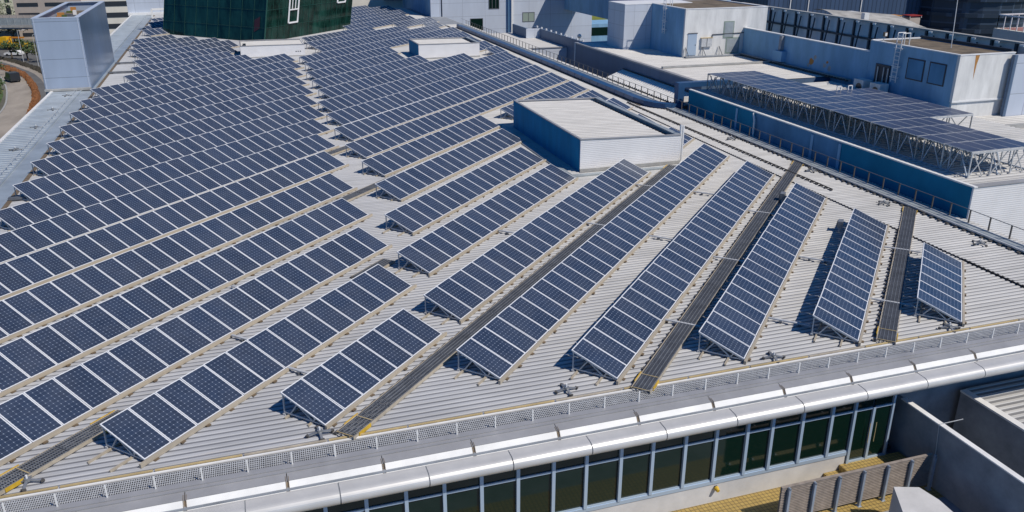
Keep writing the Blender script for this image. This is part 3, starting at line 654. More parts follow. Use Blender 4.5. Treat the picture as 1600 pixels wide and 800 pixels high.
# ------------------------------------------------------------------ tower at the left edge
t = thing('clad_tower', 'tall pale blue clad tower with open top at the left edge of the roof', 'tower', (-17.7, 89.4, 0)); W, D, H = 4.0, 19.5, 6.72
MB().box(0, W, 0, .15, -18, H).build('front_wall', M['tower_clad'], t)
MB().box(W - .15, W, .153, D, -.2, H).build('side_wall', M['tower_side'], t)
mb = MB(); mb.box(0, .15, .153, D, -18, H); mb.box(.153, W - .153, D - .15, D, -.2, H); mb.build('back_wall', M['tower_clad'], t)
mb = MB(); mb.box(-.02, W + .02, -.02, .42, H + .003, H + .06); mb.box(-.02, .42, .42, D, H + .003, H + .06); mb.box(W - .42, W + .02, .42, D, H + .003, H + .06); mb.box(.42, W - .42, D - .4, D, H + .003, H + .06); mb.build('top_rim', M['pale_clad'], t)
MB().box(.16, W - .16, .16, D - .16, H - 1.0, H - .9).build('inner_floor', M['roof_dirt'], t)
for k in range(26):
    q = random.random(); x = random.uniform(.6, W - .7); y = 1 + k * .68
    MB().box(x - random.uniform(.1, .5), x + random.uniform(.1, .4), y, y + random.uniform(.2, .5), H - .9, H - .9 + random.uniform(.15, .6)).build('roof_unit', random.choice([M['white'], M['galv'], M['grass'], M['terracotta'], M['grate_dark']]), t)
for q in (.12, W - .17): MB().box(q, q + .06, -.03, -.002, 0, H).build('corner_trim', M['pale_clad'], t)
t = thing('base_kerb', 'pale kerb and pipe where the tower meets the left roof strip', 'kerb', (-17.7, 89.2, 0)); MB().box(0, 4.0, -.25, .15, .06, .25).build('kerb', M['concrete'], t)

# ------------------------------------------------------------------ green glass block (leaning, set at 45 degrees)
g = thing('green_glass_block', 'dark green glass block with white framed vents standing behind the panel rows', 'glass building', (3.8, 121.0, 0))
LA = Vector((-13.75, 15.3, 0)); LB = Vector((13.6, 15.1, 0)); HT = 12.0; LEAN = Vector((.17, .03, 1.0))
c0 = Vector((0, 0, 0)); c1 = c0 + LA; c2 = c0 + LA + LB; c3 = c0 + LB
def up_(p, z): return p + LEAN * z
MB().hexa([up_(c, -.1) for c in (c0, c3, c2, c1)], [up_(c, HT) for c in (c0, c3, c2, c1)]).build('glass_skin', M['green_glass'], g)
for (a, b, n, nrm) in ((c0, c1, 9, Vector((-.74, -.67, 0))), (c0, c3, 15, Vector((.74, -.67, 0)))):
    for k in range(n + 1):
        p = a.lerp(b, k / n) + nrm * .03
        MB().bar(up_(p, 0), up_(p, HT), .04 if k else .12).build('mullion', M['green_mull'], g)
    for z in (1.9, 4.2, 6.5, 8.8): MB().bar(up_(a, z) + nrm * .03, up_(b, z) + nrm * .03, .05).build('transom', M['green_mull'], g)
nrm = Vector((.74, -.67, 0))
for u_, z0, z1, extra in ((.235, 2.15, 6.5, True), (.80, 4.05, 7.0, False)):
    p = c0.lerp(c3, u_) + nrm * .08; q = c0.lerp(c3, u_ + .10) + nrm * .08
    mb = MB()
    for e, f in ((up_(p, z0), up_(p, z1)), (up_(q, z0), up_(q, z1)), (up_(p, z0), up_(q, z0)), (up_(p, z1), up_(q, z1))): mb.bar(e, f, .2)
    if extra:
        mb.bar(up_(p, 3.9), up_(q, 3.9), .16)
        for r_ in (.33, .66): mb.bar(up_(p.lerp(q, r_), 3.9), up_(p.lerp(q, r_), z1), .12)
    mb.build('vent_frame', M['white'], g)
p = c0.lerp(c1, .05) + Vector((-.74, -.67, 0)) * .05; q = c0.lerp(c1, .10) + Vector((-.74, -.67, 0)) * .05
MB().face([up_(p, 1.8), up_(q, 1.3), up_(q, 2.9), up_(p, 3.4)]).build('red_panel', M['dim_red'], g)

# ------------------------------------------------------------------ far wall at the end of the roof, left of the green block
t = thing('back_building', 'pale blue grey building closing the far left end of the roof', 'building', (-18, 168.3, 0))
MB().box(.4, 12, 0, 6, -.2, 9).build('wall', M['pale_clad'], t); MB().box(5.9, 7.5, -.06, -.005, 2.9, 4.6).build('window', M['win_dark'], t); MB().box(.4, 12, -.5, -.01, .0, .45).build('plinth', M['white'], t)
t = thing('white_rail', 'thick white pipe rail in front of the far back wall', 'rail', (-13, 160, 0)); mb = MB(); mb.bar((0, 0, .1), (0, 0, 1.6), .3); mb.bar((0, 0, 1.6), (9, 2, 1.6), .3); mb.build('pipe', M['white'], t)
t = thing('back_wall', 'low white wall at the far end behind the last panel rows', 'wall', (20, 174.8, 0)); MB().box(-6, 13.4, 0, .4, -1, 6).build('wall', M['white_wall'], t)
MB().box(9.5, 13.35, -.9, -.01, 1.0, 1.25).build('canopy', M['concrete'], t); MB().box(9.2, 13.3, -.03, -.004, 1.3, 3.5).build('window', M['win_dark'], t)

# ------------------------------------------------------------------ large pale building behind, with the dark overhanging wing
e = thing('pale_office_building', 'large pale panelled building at the top centre with dark overhanging wing', 'building', (33.6, 150, 0))
MB().box(0, 31, 0, .3, -8, 14).build('front_wall', M['pale_clad'], e)
MB().box(0, .3, .303, 40, -8, 14).build('side_wall', M['wall_shade'], e)
for x0, x1, z0, z1 in ((11.9, 12.65, .9, 4.6),): pass
def win(parent, x0, x1, z0, z1, glass='glass_green', y=-.06, fr='grate_dark', bars=1):
    f = MB(); t_ = .09; f.box(x0, x1, y, 0, z1 - t_, z1); f.box(x0, x1, y, 0, z0, z0 + t_); f.box(x0, x0 + t_, y, 0, z0 + t_, z1 - t_); f.box(x1 - t_, x1, y, 0, z0 + t_, z1 - t_)
    for k in range(bars): xm = x0 + (x1 - x0) * (k + 1) / (bars + 1); f.box(xm - .04, xm + .04, y + .01, 0, z0 + t_, z1 - t_)
    fo = f.build('window', M[fr], parent); MB().box(x0 + t_, x1 - t_, -.02, -.004, z0 + t_, z1 - t_).build('pane', M[glass], fo); return fo
win(e, 10.7, 12.7, .95, 4.6, 'win_glass', bars=2); win(e, 17.15, 19.5, -1.5, .2); win(e, 7.2, 9.6, -3.4, -.6, 'win_glass', bars=0)
MB().box(14.75, 15.1, -.9, -.003, -4, 14).build('column', M['white'], e); MB().box(14.35, 14.75, -.5, -.003, -4, 14).build('pier', M['wall_shade'], e)
MB().cyl((2.0, -.06, -1), (2.0, -.06, 14), .09, 8).build('downpipe', M['steel_navy'], e)
MB().box(25.4, 28.0, -52, -.003, .55, 9.5).build('wing', M['wall_shade'], e)
lo = thing('courtyard_building', 'low building with teal ribbon window seen through the gap under the dark wing', 'building', (66, 170, -8))
MB().box(0, 22, 0, 8, -9, 3.4).build('wall', M['wall_shade'], lo); MB().box(.5, 12, -.05, -.005, 1.0, 2.7).build('ribbon_window', M['win_glass'], lo)
MB().box(6.3, 12, -16, -15.6, -3, 7.5).build('white_wall', M['white_wall'], lo); MB().box(8.5, 11.5, -16.06, -16.005, -1, 1.4).build('window', M['win_dark'], lo)
t = thing('lamp_post', 'globe lamp in the courtyard seen under the dark wing', 'lamp', (58.0, 140, -8))
MB().cyl((0, 0, 0), (0, 0, 4.5), .06, 8).build('pole', M['white'], t)
bm = bmesh.new(); bmesh.ops.create_icosphere(bm, subdivisions=2, radius=.4); me = bpy.data.meshes.new('globe'); bm.to_mesh(me); bm.free(); me.materials.append(M['white'])
inst('globe', me, t, (0, 0, 4.8)); inst('globe', me, t, (0, 0, 1.9))
mb = MB(); mb.prism([(60, 190), (140, 190), (160, 300), (60, 300)], -18, -13); tag(mb.build('grass_bank', M['grass_yellow']), kind='structure')

# deck and walls right of the walkway, far part
t = thing('side_deck', 'white deck strip behind the railing with a dark screen and a lamp-topped dark wall', 'deck', (37, 105, 0))
MB().box(-.9, 4.3, -.6, 17, -.25, -.02).build('deck', M['roof_white'], t)
MB().box(4.4, 4.65, -7, 12.5, -3, 1.28).build('dark_wall', M['fascia_dark'], t)
MB().box(-.9, 10, -.9, -.6, -6, -.02).build('front_wall', M['pale_clad_small'], t)
MB().box(-.95, 10, -1.0, -.5, -.015, .05).build('coping', M['eave_grey'], t)
for k in range(10): MB().cyl((4.52, -6 + k * 1.9, 1.283), (4.52, -6 + k * 1.9, 1.5), .14, 8).build('wall_light', M['white'], t)
t = thing('dark_screen', 'dark rounded windbreak panel standing on the white deck', 'screen', (39.5, 114.8, 0))
MB().box(-.12, .12, 0, 6.2, .0, 1.35).build('panel', M['fascia_dark'], t); MB().box(-.12, 2.2, -.15, -.01, .0, 1.3).build('end_wall', M['pale_clad_small'], t)

# ------------------------------------------------------------------ right-hand blocks
b1 = thing('canopy_building', 'long block with shaded blue side wall carrying the solar canopy on the right', 'building', (36.05, 32.5, 0))
for y0, y1, m_ in ((0, 10.4, 'wall_shade_deep'), (10.4, 20.0, 'wall_shade_mid'), (20.0, 30, 'wall_shade_deep')):
    mb = MB(); mb.box(0, 14.5, y0 + .002, y1 - .002, -18, 1.68); mb.box(0, .2, y0 + .002, y1 - .002, 1.68, 1.8); mb.build('side_wall', M[m_], b1)
MB().box(-.012, 22, -.10, -.004, -18, 1.80).build('front_wall', M['box_front'], b1)
mb = MB(); mb.box(-.03, .2, -.13, 30, 1.803, 1.88); mb.build('parapet_cap', M['white_metal'], b1)
MB().box(.2, 22, -.13, .35, 1.803, 1.86).build('front_coping', M['eave_grey'], b1)
ribbed(.25, 14.5, .4, 30, 1.69, .42, .05).build('roof_sheet', [M['roof'], M['roof_pan']], b1, fix=False)
for y_ in (10.4, 13.2, 22.4): MB().box(-.05, -.015, y_, y_ + .25, -.6, 1.68).build('wall_pier', M['wall_shade'], b1)
t = thing('downpipe', 'white forked downpipe on the shaded side wall under the canopy', 'pipe', (36.0, 52.4, 0)); MB().cyl((-.12, 0, -.2), (-.12, 0, 1.3), .07, 8).build('pipe', M['white'], t); MB().cyl((-.12, 0, 1.3), (-.02, .35, 1.75), .08, 8).build('spout', M['white'], t)
b1b = thing('side_roof', 'lower pale roof area with parapet lines right of the solar canopy', 'roof', (50.6, 30, 0))
MB().box(0, 40, 2.4, 30, -18, .75).build('body', M['wall_shade'], b1b); ribbed(.0, 40, 2.5, 29.8, .78, .46, .025, pan=.3).build('roof_sheet', [M['roof_white'], M['roof_white_pan']], b1b, fix=False)
for y_ in (6.2, 13.5, 15.8): MB().box(0, 40, y_, y_ + .35, .80, 1.15).build('parapet', M['concrete'], b1b)

b2 = thing('slate_fascia_building', 'block with dark slate fascia and white ribbed roof beyond the blue duct', 'building', (38.35, 64.4, 0))
MB().box(0, 15, 0, 29.2, -10, 1.80).build('fascia', M['fascia_dark'], b2)
mb = MB(); mb.box(-.06, .2, 0, 29.2, 1.803, 1.95); mb.box(.2, .65, 0, 28.8, 1.803, 1.87); mb.build('parapet_cap', M['eave_grey'], b2)
MB().box(-.03, 15, 29.21, 29.5, -10, 1.93).build('end_wall', M['pale_clad_small'], b2)
ribbed(.65, 13.2, 0, 28.8, 1.84, .46, .025, pan=.3).build('roof_sheet', [M['roof_white'], M['roof_white_pan']], b2, fix=False)
MB().box(.7, 13.0, 8.6, 8.9, 1.9, 2.06).build('roof_kerb', M['concrete'], b2)
MB().box(6.2, 13.2, 14.0, 14.5, 1.9, 2.02).build('base_strip', M['concrete_dark'], b2)
mb = MB(); mb.box(12.9, 13.2, -3, 14.6, 1.88, 2.08); mb.build('gutter', M['concrete'], b2)
bk = MB().box(12.65, 12.9, 0, .2, 1.9, 2.03).mesh('gutter_bracket', M['bracket'])
for k in range(42): inst('gutter_bracket', bk, b2, (0, -3 + k * .41, 0))
t = thing('lean_to_roof', 'small sloping white ribbed lean-to roof between railing and slate fascia', 'lean-to', (36.45, 65.2, 0))
n = 33
mb = MB(); LW = 1.85
for k in range(n):
    y0 = k * .46; mb.hexa([(0, y0, .04), (LW, y0, .74), (LW, y0 + .24, .74), (0, y0 + .24, .04)], [(-.03, y0, .12), (LW - .03, y0, .82), (LW - .03, y0 + .24, .82), (-.03, y0 + .24, .12)], 0)
mb.hexa([(.02, 0, .0), (LW + .02, 0, .70), (LW + .02, n * .46, .70), (.02, n * .46, .0)], [(.0, 0, .03), (LW, 0, .73), (LW, n * .46, .73), (.0, n * .46, .03)], 0)
mb.build('roof_sheet', M['white_metal'], t); MB().box(0, LW, -.05, 0, -.1, .7).build('end_wall', M['box_front'], t)
bk = MB().box(LW - .12, LW, 0, .24, .80, .92).mesh('ridge_clip', M['bracket'])
for k in range(n): inst('ridge_clip', bk, t, (0, k * .46, 0))

# block with the door
d = thing('stair_block', 'weathered white rooftop block with a pale door, louvres and a white ladder', 'rooftop building', (44.6, 79.2, 1.9)); W = 9.8; H = 4.82
MB().box(0, W, 0, .25, -.2, H).build('front_wall', M['wall_white'], d)
MB().box(0, .25, .253, 7.6, -.2, H).build('side_wall', M['wall_shade'], d)
MB().box(W - .25, W, .253, 11, -.2, H).build('far_wall', M['wall_shade'], d)
MB().box(.25, W - .25, .25, 11, H - .12, H - .03).build('roof_slab', M['roof_dirt'], d)
mb = MB(); mb.box(-.03, .28, -.03, 7.6, H + .003, H + .08); mb.box(.28, W + .03, -.03, .28, H + .003, H + .08); mb.box(W - .28, W + .03, .28, 11, H + .003, H + .08); mb.build('parapet_cap', M['white'], d)
MB().box(-3.3, W - .25, 7.61, 12, -.2, H - .05).build('rear_wing', M['pale_clad_small'], d)
MB().box(-3.33, 5, 7.58, 12, H - .045, H + .04).build('rear_cap', M['white'], d)
mb = MB(); mb.box(.45, 1.5, -.05, -.005, .15, 2.35); do = mb.build('door', M['frame_blue'], d); do['label'] = 'pale blue metal door'
MB().cyl((1.36, -.09, 1.2), (1.36, -.05, 1.2), .05, 8).build('door_handle', M['dark'], do)
mb = MB(); mb.box(.4, 1.55, -.09, -.055, 2.36, 2.45); mb.build('door_hood', M['grate_dark'], d)
for x0, x1, z0, z1 in ((2.0, 2.6, 1.0, 1.85), (2.68, 3.25, 1.0, 1.85)): MB().box(x0, x1, -.22, -.003, z0, z1).build('cabinet', M['galv'], d)
MB().box(1.95, 3.3, -.23, -.003, 1.86, 1.93).build('cabinet_top', M['tan'], d)
def louvre(x0, x1, z0, z1):
    f = MB(); f.box(x0 - .12, x1 + .12, -.04, -.003, z0 - .12, z1 + .12); fo = f.build('louvre_frame', M['glass_green'], d); MB().box(x0, x1, -.06, -.043, z0, z1).build('louvre_panel', M['grey_sheet'], fo)
louvre(4.75, 5.75, 1.9, 3.4); louvre(5.15, 6.55, .3, 1.7)
mb = MB(); mb.bar((3.3, -.05, 2.2), (8.0, -.05, 2.3), .06); mb.bar((3.3, -.05, 1.7), (3.3, -.05, 2.2), .06); mb.build('conduit', M['dark'], d)
for xx in (.0, 2.0, 4.0): mb = MB(); mb.bar((xx, -.6, 0), (xx + .2, -.1, 1.0), .05); mb.bar((xx + .45, -.6, 0), (xx + .2, -.1, 1.0), .05); mb.build('stay', M['grate_dark'], d)
def ladder(parent, x, y0, z0, z1, name='ladder', dx=-.25, ww=.5, hoops=True):
    lo_ = MB()
    for q in (0, ww): lo_.cyl((x + dx, y0 + q, z0), (x + dx, y0 + q, z1 + 1.0), .04, 6); lo_.cyl((x + dx, y0 + q, z1 + 1.0), (x + .5, y0 + q, z1 + 1.0), .04, 6); lo_.cyl((x + .5, y0 + q, z1 + 1.0), (x + .5, y0 + q, z1), .04, 6)
    z = z0 + .2
    while z < z1 + .9: lo_.cyl((x + dx, y0, z), (x + dx, y0 + ww, z), .03, 6); z += .32
    for z in (z0 + .4, z0 + 1.3, z1 - .2): lo_.cyl((x + dx, y0 - .2, z), (x + dx, y0 + ww + .2, z), .035, 6); lo_.cyl((x + dx, y0, z), (x, y0, z), .03, 6); lo_.cyl((x + dx, y0 + ww, z), (x, y0 + ww, z), .03, 6)
    return lo_.build(name, M['white'], parent)
ladder(d, 0, 3.9, 2.0, H)

# shaded wall behind and the block with two blind windows
bw = thing('parapet_wall', 'long peeling wall in blue shade between the two rooftop blocks', 'wall', (51.7, 59.8, .8))
MB().box(0, .3, 0, 19.38, 0, 3.85).build('wall', M['wall_shade'], bw); MB().box(-.04, .36, 0, 19.38, 3.853, 3.93).build('coping', M['white'], bw)
MB().box(-.35, -.003, 12.1, 12.5, 1.4, 3.83).build('chimney_duct', M['concrete_dark'], bw); MB().box(-.6, -.003, 11.5, 12.9, 1.4, 2.4).build('switch_box', M['wall_shade'], bw)
for y_, z_, r_ in ((5.6, 1.9, .35), (7.6, 2.0, .45), (7.1, 2.4, .3), (4.9, 1.7, .3), (5.3, 2.2, .2), (8.0, 1.6, .25)):
    pts = [(-.004, y_ + math.cos(a) * r_ * random.uniform(.5, 1), z_ + math.sin(a) * r_ * random.uniform(.4, .9)) for a in [k * .7 for k in range(9)]]
    MB().face(pts).build('peeled_patch', random.choice([M['terracotta'], M['concrete'], M['concrete']]), bw, fix=False)
c = thing('window_block', 'weathered white rooftop block with two blind windows and a rust streak', 'rooftop building', (51.7, 50.1, .75)); W = 5.3; H = 4.85
MB().box(0, W, 0, .25, 1.35, H).build('front_wall', M['wall_white'], c); MB().box(.12, W - .1, .1, .3, 0, 1.347).build('plinth', M['wall_white'], c); MB().box(-.02, W, -.04, .1, 1.3, 1.42).build('ledge', M['white'], c)
MB().box(0, .25, .253, 9.68, 0, H).build('side_wall', M['wall_shade'], c); MB().box(W - .2, W, .253, 9.7, 0, H).build('far_wall', M['wall_shade'], c)
MB().box(.25, W - .2, .25, 9.49, H - .12, H - .03).build('roof_slab', M['roof_dirt'], c)
mb = MB(); mb.box(-.03, .24, -.03, 9.7, H + .003, H + .07); mb.box(.24, W + .02, -.03, .22, H + .003, H + .07); mb.build('parapet_cap', M['white'], c)
MB().box(W - .2, W + .02, .22, 9.7, H + .003, H + .25).build('back_parapet', M['steel_navy'], c); MB().box(0, W, 9.5, 9.7, H + .003, H + .1).build('end_parapet', M['white'], c)
for y0, y1 in ((1.15, 2.75), (3.35, 5.1)):
    f = MB().box(-.03, -.003, y0 - .06, y1 + .06, 2.35, 4.05).build('window', M['steel_navy'], c); MB().box(-.05, -.033, y0 + .06, y1 - .06, 2.45, 3.95).build('blind', M['wall_shade_mid'], f)
MB().face([(1.45, -.006, H - .02), (1.85, -.006, H - .02), (1.7, -.006, H - .7), (1.62, -.006, H - 1.9), (1.55, -.006, H - 1.2)]).build('rust_streak', M['rust'], c, fix=False)
ladder(c, 0, 5.9, 1.9, H, ww=.55)
mb = MB(); mb.box(-.10, -.003, 6.9, 8.6, .2, 3.1); fo = mb.build('door_recess', M['steel_navy'], c)
for y_ in (7.0, 7.5, 8.2): mb = MB(); mb.cyl((-.18, y_, .2), (-.18, y_, 2.9), .05, 6); mb.build('pipe', M['galv'], c)
t = thing('flood_light', 'small square flood light on a bracket at the corner of the window block roof', 'flood light', (51.9, 58.6, 5.62)); MB().bar((0, 0, 0), (0, 0, .5), .05).build('bracket', M['galv'], t); MB().box(-.15, .15, -.2, 0, .45, .8).build('lamp_head', M['rust_joint'], t); MB().box(-.1, .1, -.22, -.201, .5, .75).build('lens', M['white'], t)
t = thing('mast', 'thin leaning mast on the dirty roof of the window block', 'mast', (54.6, 54, 5.3)); MB().cyl((0, 0, 0), (1.2, 1.6, 6), .03, 6).build('pole', M['galv'], t); MB().box(-.5, .2, -.3, .1, 0, .12).build('base', M['black'], t)
for k, (x, y, l) in enumerate([(51.0, 59.2, 'boxy air conditioner with dark fan by the ladder, left one'), (51.0, 57.2, 'boxy air conditioner with dark fan by the ladder, right one')]):
    t = thing('air_conditioner', l, 'air conditioner', (x, y, 1.0), 0, 'air conditioners by the ladder')
    MB().box(-.5, .4, -.6, .6, .15, 1.45).build('casing', M['wall_white'], t); MB().cyl((-.515, -.1, .8), (-.503, -.1, .8), .38, 20).build('fan', M['win_dark'], t); MB().box(-.45, .35, -.55, .55, 0, .147).build('base', M['dark'], t)
rb = thing('panel_clad_block', 'pale blue panel clad wall at the right edge beside the window block', 'building', (56.78, 49.6, .4))
MB().box(0, 14, 0, .4, 0, 5.1).build('wall', M['pale_clad'], rb); MB().box(-.28, -.003, .0, .3, 0, 5.1).build('pilaster', M['fascia_dark'], rb); MB().box(0, 14, .403, 6, 4.6, 4.7).build('roof_slab', M['roof_dirt'], rb)

# braced sign screen behind
sg = thing('braced_screen', 'long high screen wall seen from behind, held by dark raking steel struts', 'screen', (58.3, 50.3, 0)); SL = 40.0
MB().box(0, .12, 0, SL, 1.0, 6.15).build('screen_panel', M['screen_pale'], sg)
MB().box(-.35, .2, 0, SL, 6.153, 6.27).build('top_cap', M['concrete'], sg)
MB().box(-.22, -.003, 0, SL, 4.5, 4.68).build('rail', M['steel_navy'], sg)
for k in range(17):
    y_ = .8 + k * 2.35
    mb = MB(); mb.box(-.2, -.003, y_, y_ + .2, 1.0, 6.15); mb.bar((-.2, y_ - .9, 5.8), (-1.0, y_ - 1.1, 1.2), .1); mb.bar((-.9, y_ - 1.05, 3.9), (-1.1, y_ + .5, 1.4), .09); mb.build('strut', M['steel_navy'], sg)
    MB().box(-.5, -.36, y_ - .9, y_ - .5, 6.0, 6.15).build('flood_lamp', M['white'], sg)
MB().box(-1.6, -.36, 34.5, 38.5, 5.4, 5.5).build('orange_sheet', M['truck_orange'], sg)

# ------------------------------------------------------------------ solar canopy on trusses
ca = thing('solar_canopy', 'raised flat canopy of dark solar panels on a forest of thin steel trusses', 'solar canopy', (37.45, 34.3, 1.75))
cp = MB(); cp.box(0, .89, 0, 1.93, 0, .04, 0); del cp.f[1]; del cp.m[1]
o_ = [(0, 0, .04), (.89, 0, .04), (.89, 1.93, .04), (0, 1.93, .04)]; i_ = [(.02, .02, .04), (.87, .02, .04), (.87, 1.91, .04), (.02, 1.91, .04)]
for k in range(4): cp.face([o_[k], o_[(k + 1) % 4], i_[(k + 1) % 4], i_[k]], 0)
cp.face(i_, 1, [(0, 0), (0, 1), (1, 1), (1, 0)])
cpm = cp.mesh('canopy_panel', [M['galv'], M['cells_dusty']])
for r_ in range(14):
    for q in range(9 if 4 <= r_ <= 8 else 5):
        inst('canopy_panel', cpm, ca, (q * .905, r_ * 1.985, 1.40), (1, 1, 1), (random.gauss(0, .002), random.gauss(0, .002), 0))
for r_ in range(15):
    wd = 8.1 if 4 <= r_ <= 9 else 4.5
    MB().box(0, wd, r_ * 1.985 - .06, r_ * 1.985 + .02, 1.30, 1.385).build('cross_beam', M['galv'], ca)
    xs = [.05, 1.55, 3.0, 4.45] + ([6.2, 8.05] if wd > 5 else [])
    mb = MB()
    for k, x in enumerate(xs):
        y_ = r_ * 1.985; mb.bar((x, y_ - .02, -.02), (x, y_ - .02, 1.30), .06)
        if k < len(xs) - 1: mb.bar((x, y_, .0), (xs[k + 1] - .4, y_, 1.30), .05); mb.bar((xs[k + 1] - .5, y_, 0), (x + .15, y_, 1.30), .045)
    mb.build('cross_truss', M['galv'] if r_ < 2 else M['grate'], ca)
for x in (.05, 2.2, 4.45):
    mb = MB()
    for r_ in range(14):
        y_ = r_ * 1.985; mb.bar((x, y_ + .06, .02), (x, y_ + .75, 1.28), .055); mb.bar((x, y_ + 1.4, .02), (x, y_ + .85, 1.28), .055); mb.bar((x, y_ + 1.42, .02), (x, y_ + 1.45, 1.28), .05)
    mb.box(x - .04, x + .04, -.02, 27.8, -.02, .05); mb.build('long_truss', M['post_blue'], ca)
t = thing('hatch_hoops', 'two small white hoops at the far edge of the solar canopy', 'hoops', (42.5, 52.0, 3.2))
for q in (0, 1.0): mb = MB(); mb.bar((q, 0, -.2), (q, 0, .3), .06); mb.bar((q + .35, 0, -.2), (q + .35, 0, .3), .06); mb.bar((q, 0, .3), (q + .35, 0, .3), .06); mb.build('hoop', M['white'], t)

# ------------------------------------------------------------------ blue duct
du = thing('blue_duct', 'long blue rectangular duct along the ridge, turning up and over to the right', 'duct', (33.6, 66, 0))
W_, H_ = .95, .42
def sweep(pts, name, parent, m, hw, hh):
    mb = MB(); rings = []
    for i, p in enumerate(pts):
        p = Vector(p); a = Vector(pts[max(0, i - 1)]); b = Vector(pts[min(len(pts) - 1, i + 1)]); d_ = (b - a).normalized()
        s_ = d_.cross(Vector((0, 0, 1)))
        if s_.length < .3: s_ = Vector((0, -1, 0))
        s_.normalize(); n_ = s_.cross(d_).normalized(); rings.append([p - s_ * hw - n_ * hh, p + s_ * hw - n_ * hh, p + s_ * hw + n_ * hh, p - s_ * hw + n_ * hh])
    for r0, r1 in zip(rings[:-1], rings[1:]):
        for k in range(4): mb.face([r0[k], r0[(k + 1) % 4], r1[(k + 1) % 4], r1[k]])
    mb.face(rings[0]); mb.face(rings[-1]); return mb.build(name, m, parent)
sweep([(-.1, 64, .36), (-.1, 40, .36), (-.1, 14, .36), (-.1, 1.0, .36), (.05, -.6, .36), (.45, -1.7, .36), (1.0, -2.3, .36), (1.5, -2.5, .36), (2.0, -2.55, .36)], 'duct_run', du, M['blue_duct'], .36, .2)
MB().box(1.78, 2.36, -2.9, -2.2, .16, 1.897).build('riser', M['blue_duct'], du)
MB().box(1.76, 7.4, -2.89, -2.21, 1.9, 2.3).build('cross_duct', M['blue_duct'], du)
mb = MB()
for k in range(32): mb.box(-.48, .28, 1 + k * 2, 1.06 + k * 2, .15, .575)
mb.build('duct_flange', M['blue_duct'], du)
MB().box(-.62, .32, -.5, 64, .02, .14).build('duct_tray', M['rust_joint'], du)
# ------------------------------------------------------------------ ground, roads and city far below
GZ = -18.0
mb = MB(); mb.face([(-900, -300, GZ - .02), (1200, -300, GZ - .02), (1200, 1800, GZ - .02), (-900, 1800, GZ - .02)]); tag(mb.build('ground', M['ground'], fix=False), kind='structure')
def strip(name, left, right, z, m, n=8, kind='structure'):
    L = curve_pts(left, n); Rr = curve_pts(right, n); mb = MB()
    for k in range(len(L) - 1): mb.face([(L[k].x, L[k].y, z), (Rr[k].x, Rr[k].y, z), (Rr[k + 1].x, Rr[k + 1].y, z), (L[k + 1].x, L[k + 1].y, z)])
    return tag(mb.build(name, m, fix=False), kind=kind)
r1L = [(-44, 90), (-43, 140), (-43.6, 178), (-46.6, 199), (-51.2, 218), (-57, 234), (-72, 258), (-100, 285)]
r1R = [(-32, 90), (-35, 140), (-38.9, 178), (-41.4, 196), (-44.8, 211), (-49.5, 225), (-63, 246), (-92, 272)]
hR = [(-31, 90), (-34, 142), (-38.2, 184), (-41.2, 201.5), (-45, 215.5), (-50.6, 231.5), (-64, 252), (-94, 279)]
r2R = [(-26, 95), (-30, 150), (-36.2, 188), (-40.5, 206), (-44.5, 221), (-50.0, 235), (-63, 258), (-90, 290)]
vR = [(-22, 95), (-26, 155), (-34, 196), (-39, 214), (-44, 229), (-52.0, 244), (-65, 264), (-92, 298)]
strip('road', r1L, r1R, GZ + .02, M['road_pale']); strip('road', hR, r2R, GZ + .02, M['asphalt']); strip('verge', r2R, vR, GZ + .015, M['road_pale'])
strip('kerb', [(x - .35, y) for x, y in r1L], r1L, GZ + .08, M['concrete'])
strip('kerb', r1R, [(x + .3, y) for x, y in r1R], GZ + .08, M['concrete'])
def hedge(name, l, r, z, h, m, label):
    L = curve_pts(l, 14); Rr = curve_pts(r, 14); mb = MB()
    for k in range(len(L) - 1):
        for q in range(10):
            p = L[k].lerp(L[k + 1], random.random()).lerp(Rr[k].lerp(Rr[k + 1], random.random()), random.uniform(.2, .8)); s = random.uniform(.2, .45); hh = h * random.uniform(.5, 1.15)
            mb.hexa([(p.x - s, p.y - s, z), (p.x + s, p.y - s, z), (p.x + s, p.y + s, z), (p.x - s, p.y + s, z)], [(p.x - s * .5, p.y - s * .4, z + hh), (p.x + s * .6, p.y - s * .5, z + hh * .85), (p.x + s * .4, p.y + s * .5, z + hh), (p.x - s * .5, p.y + s * .5, z + hh * .8)])
    return tag(mb.build(name, m), label, 'hedge')
hedge('hedge', r1R, hR, GZ, 1.0, M['hedge_brown'], 'rust brown planted strip curving between the two carriageways')
hedge('hedge', [(x + 1, y + 1) for x, y in r2R[2:]], [(x + 2.2, y + 2.2) for x, y in r2R[2:]], GZ, .7, M['hedge_dark'], 'dark clipped hedge along the outer edge of the grey carriageway')
mb = MB(); pts = [(-44.6, 90), (-43.8, 140), (-44.4, 178), (-47.4, 199), (-52, 218), (-58, 234), (-73, 258), (-140, 300), (-200, 200), (-140, 80)]
mb.face([(x, y, GZ + .01) for x, y in pts]); tag(mb.build('grass_verge', M['grass'], fix=False), kind='structure')
mb = MB(); mb.face([(x, y, GZ + .008) for x, y in [(-75, 272), (-44, 232), (-20, 215), (10, 280), (-40, 330)]]); tag(mb.build('car_park', M['asphalt'], fix=False), kind='structure')
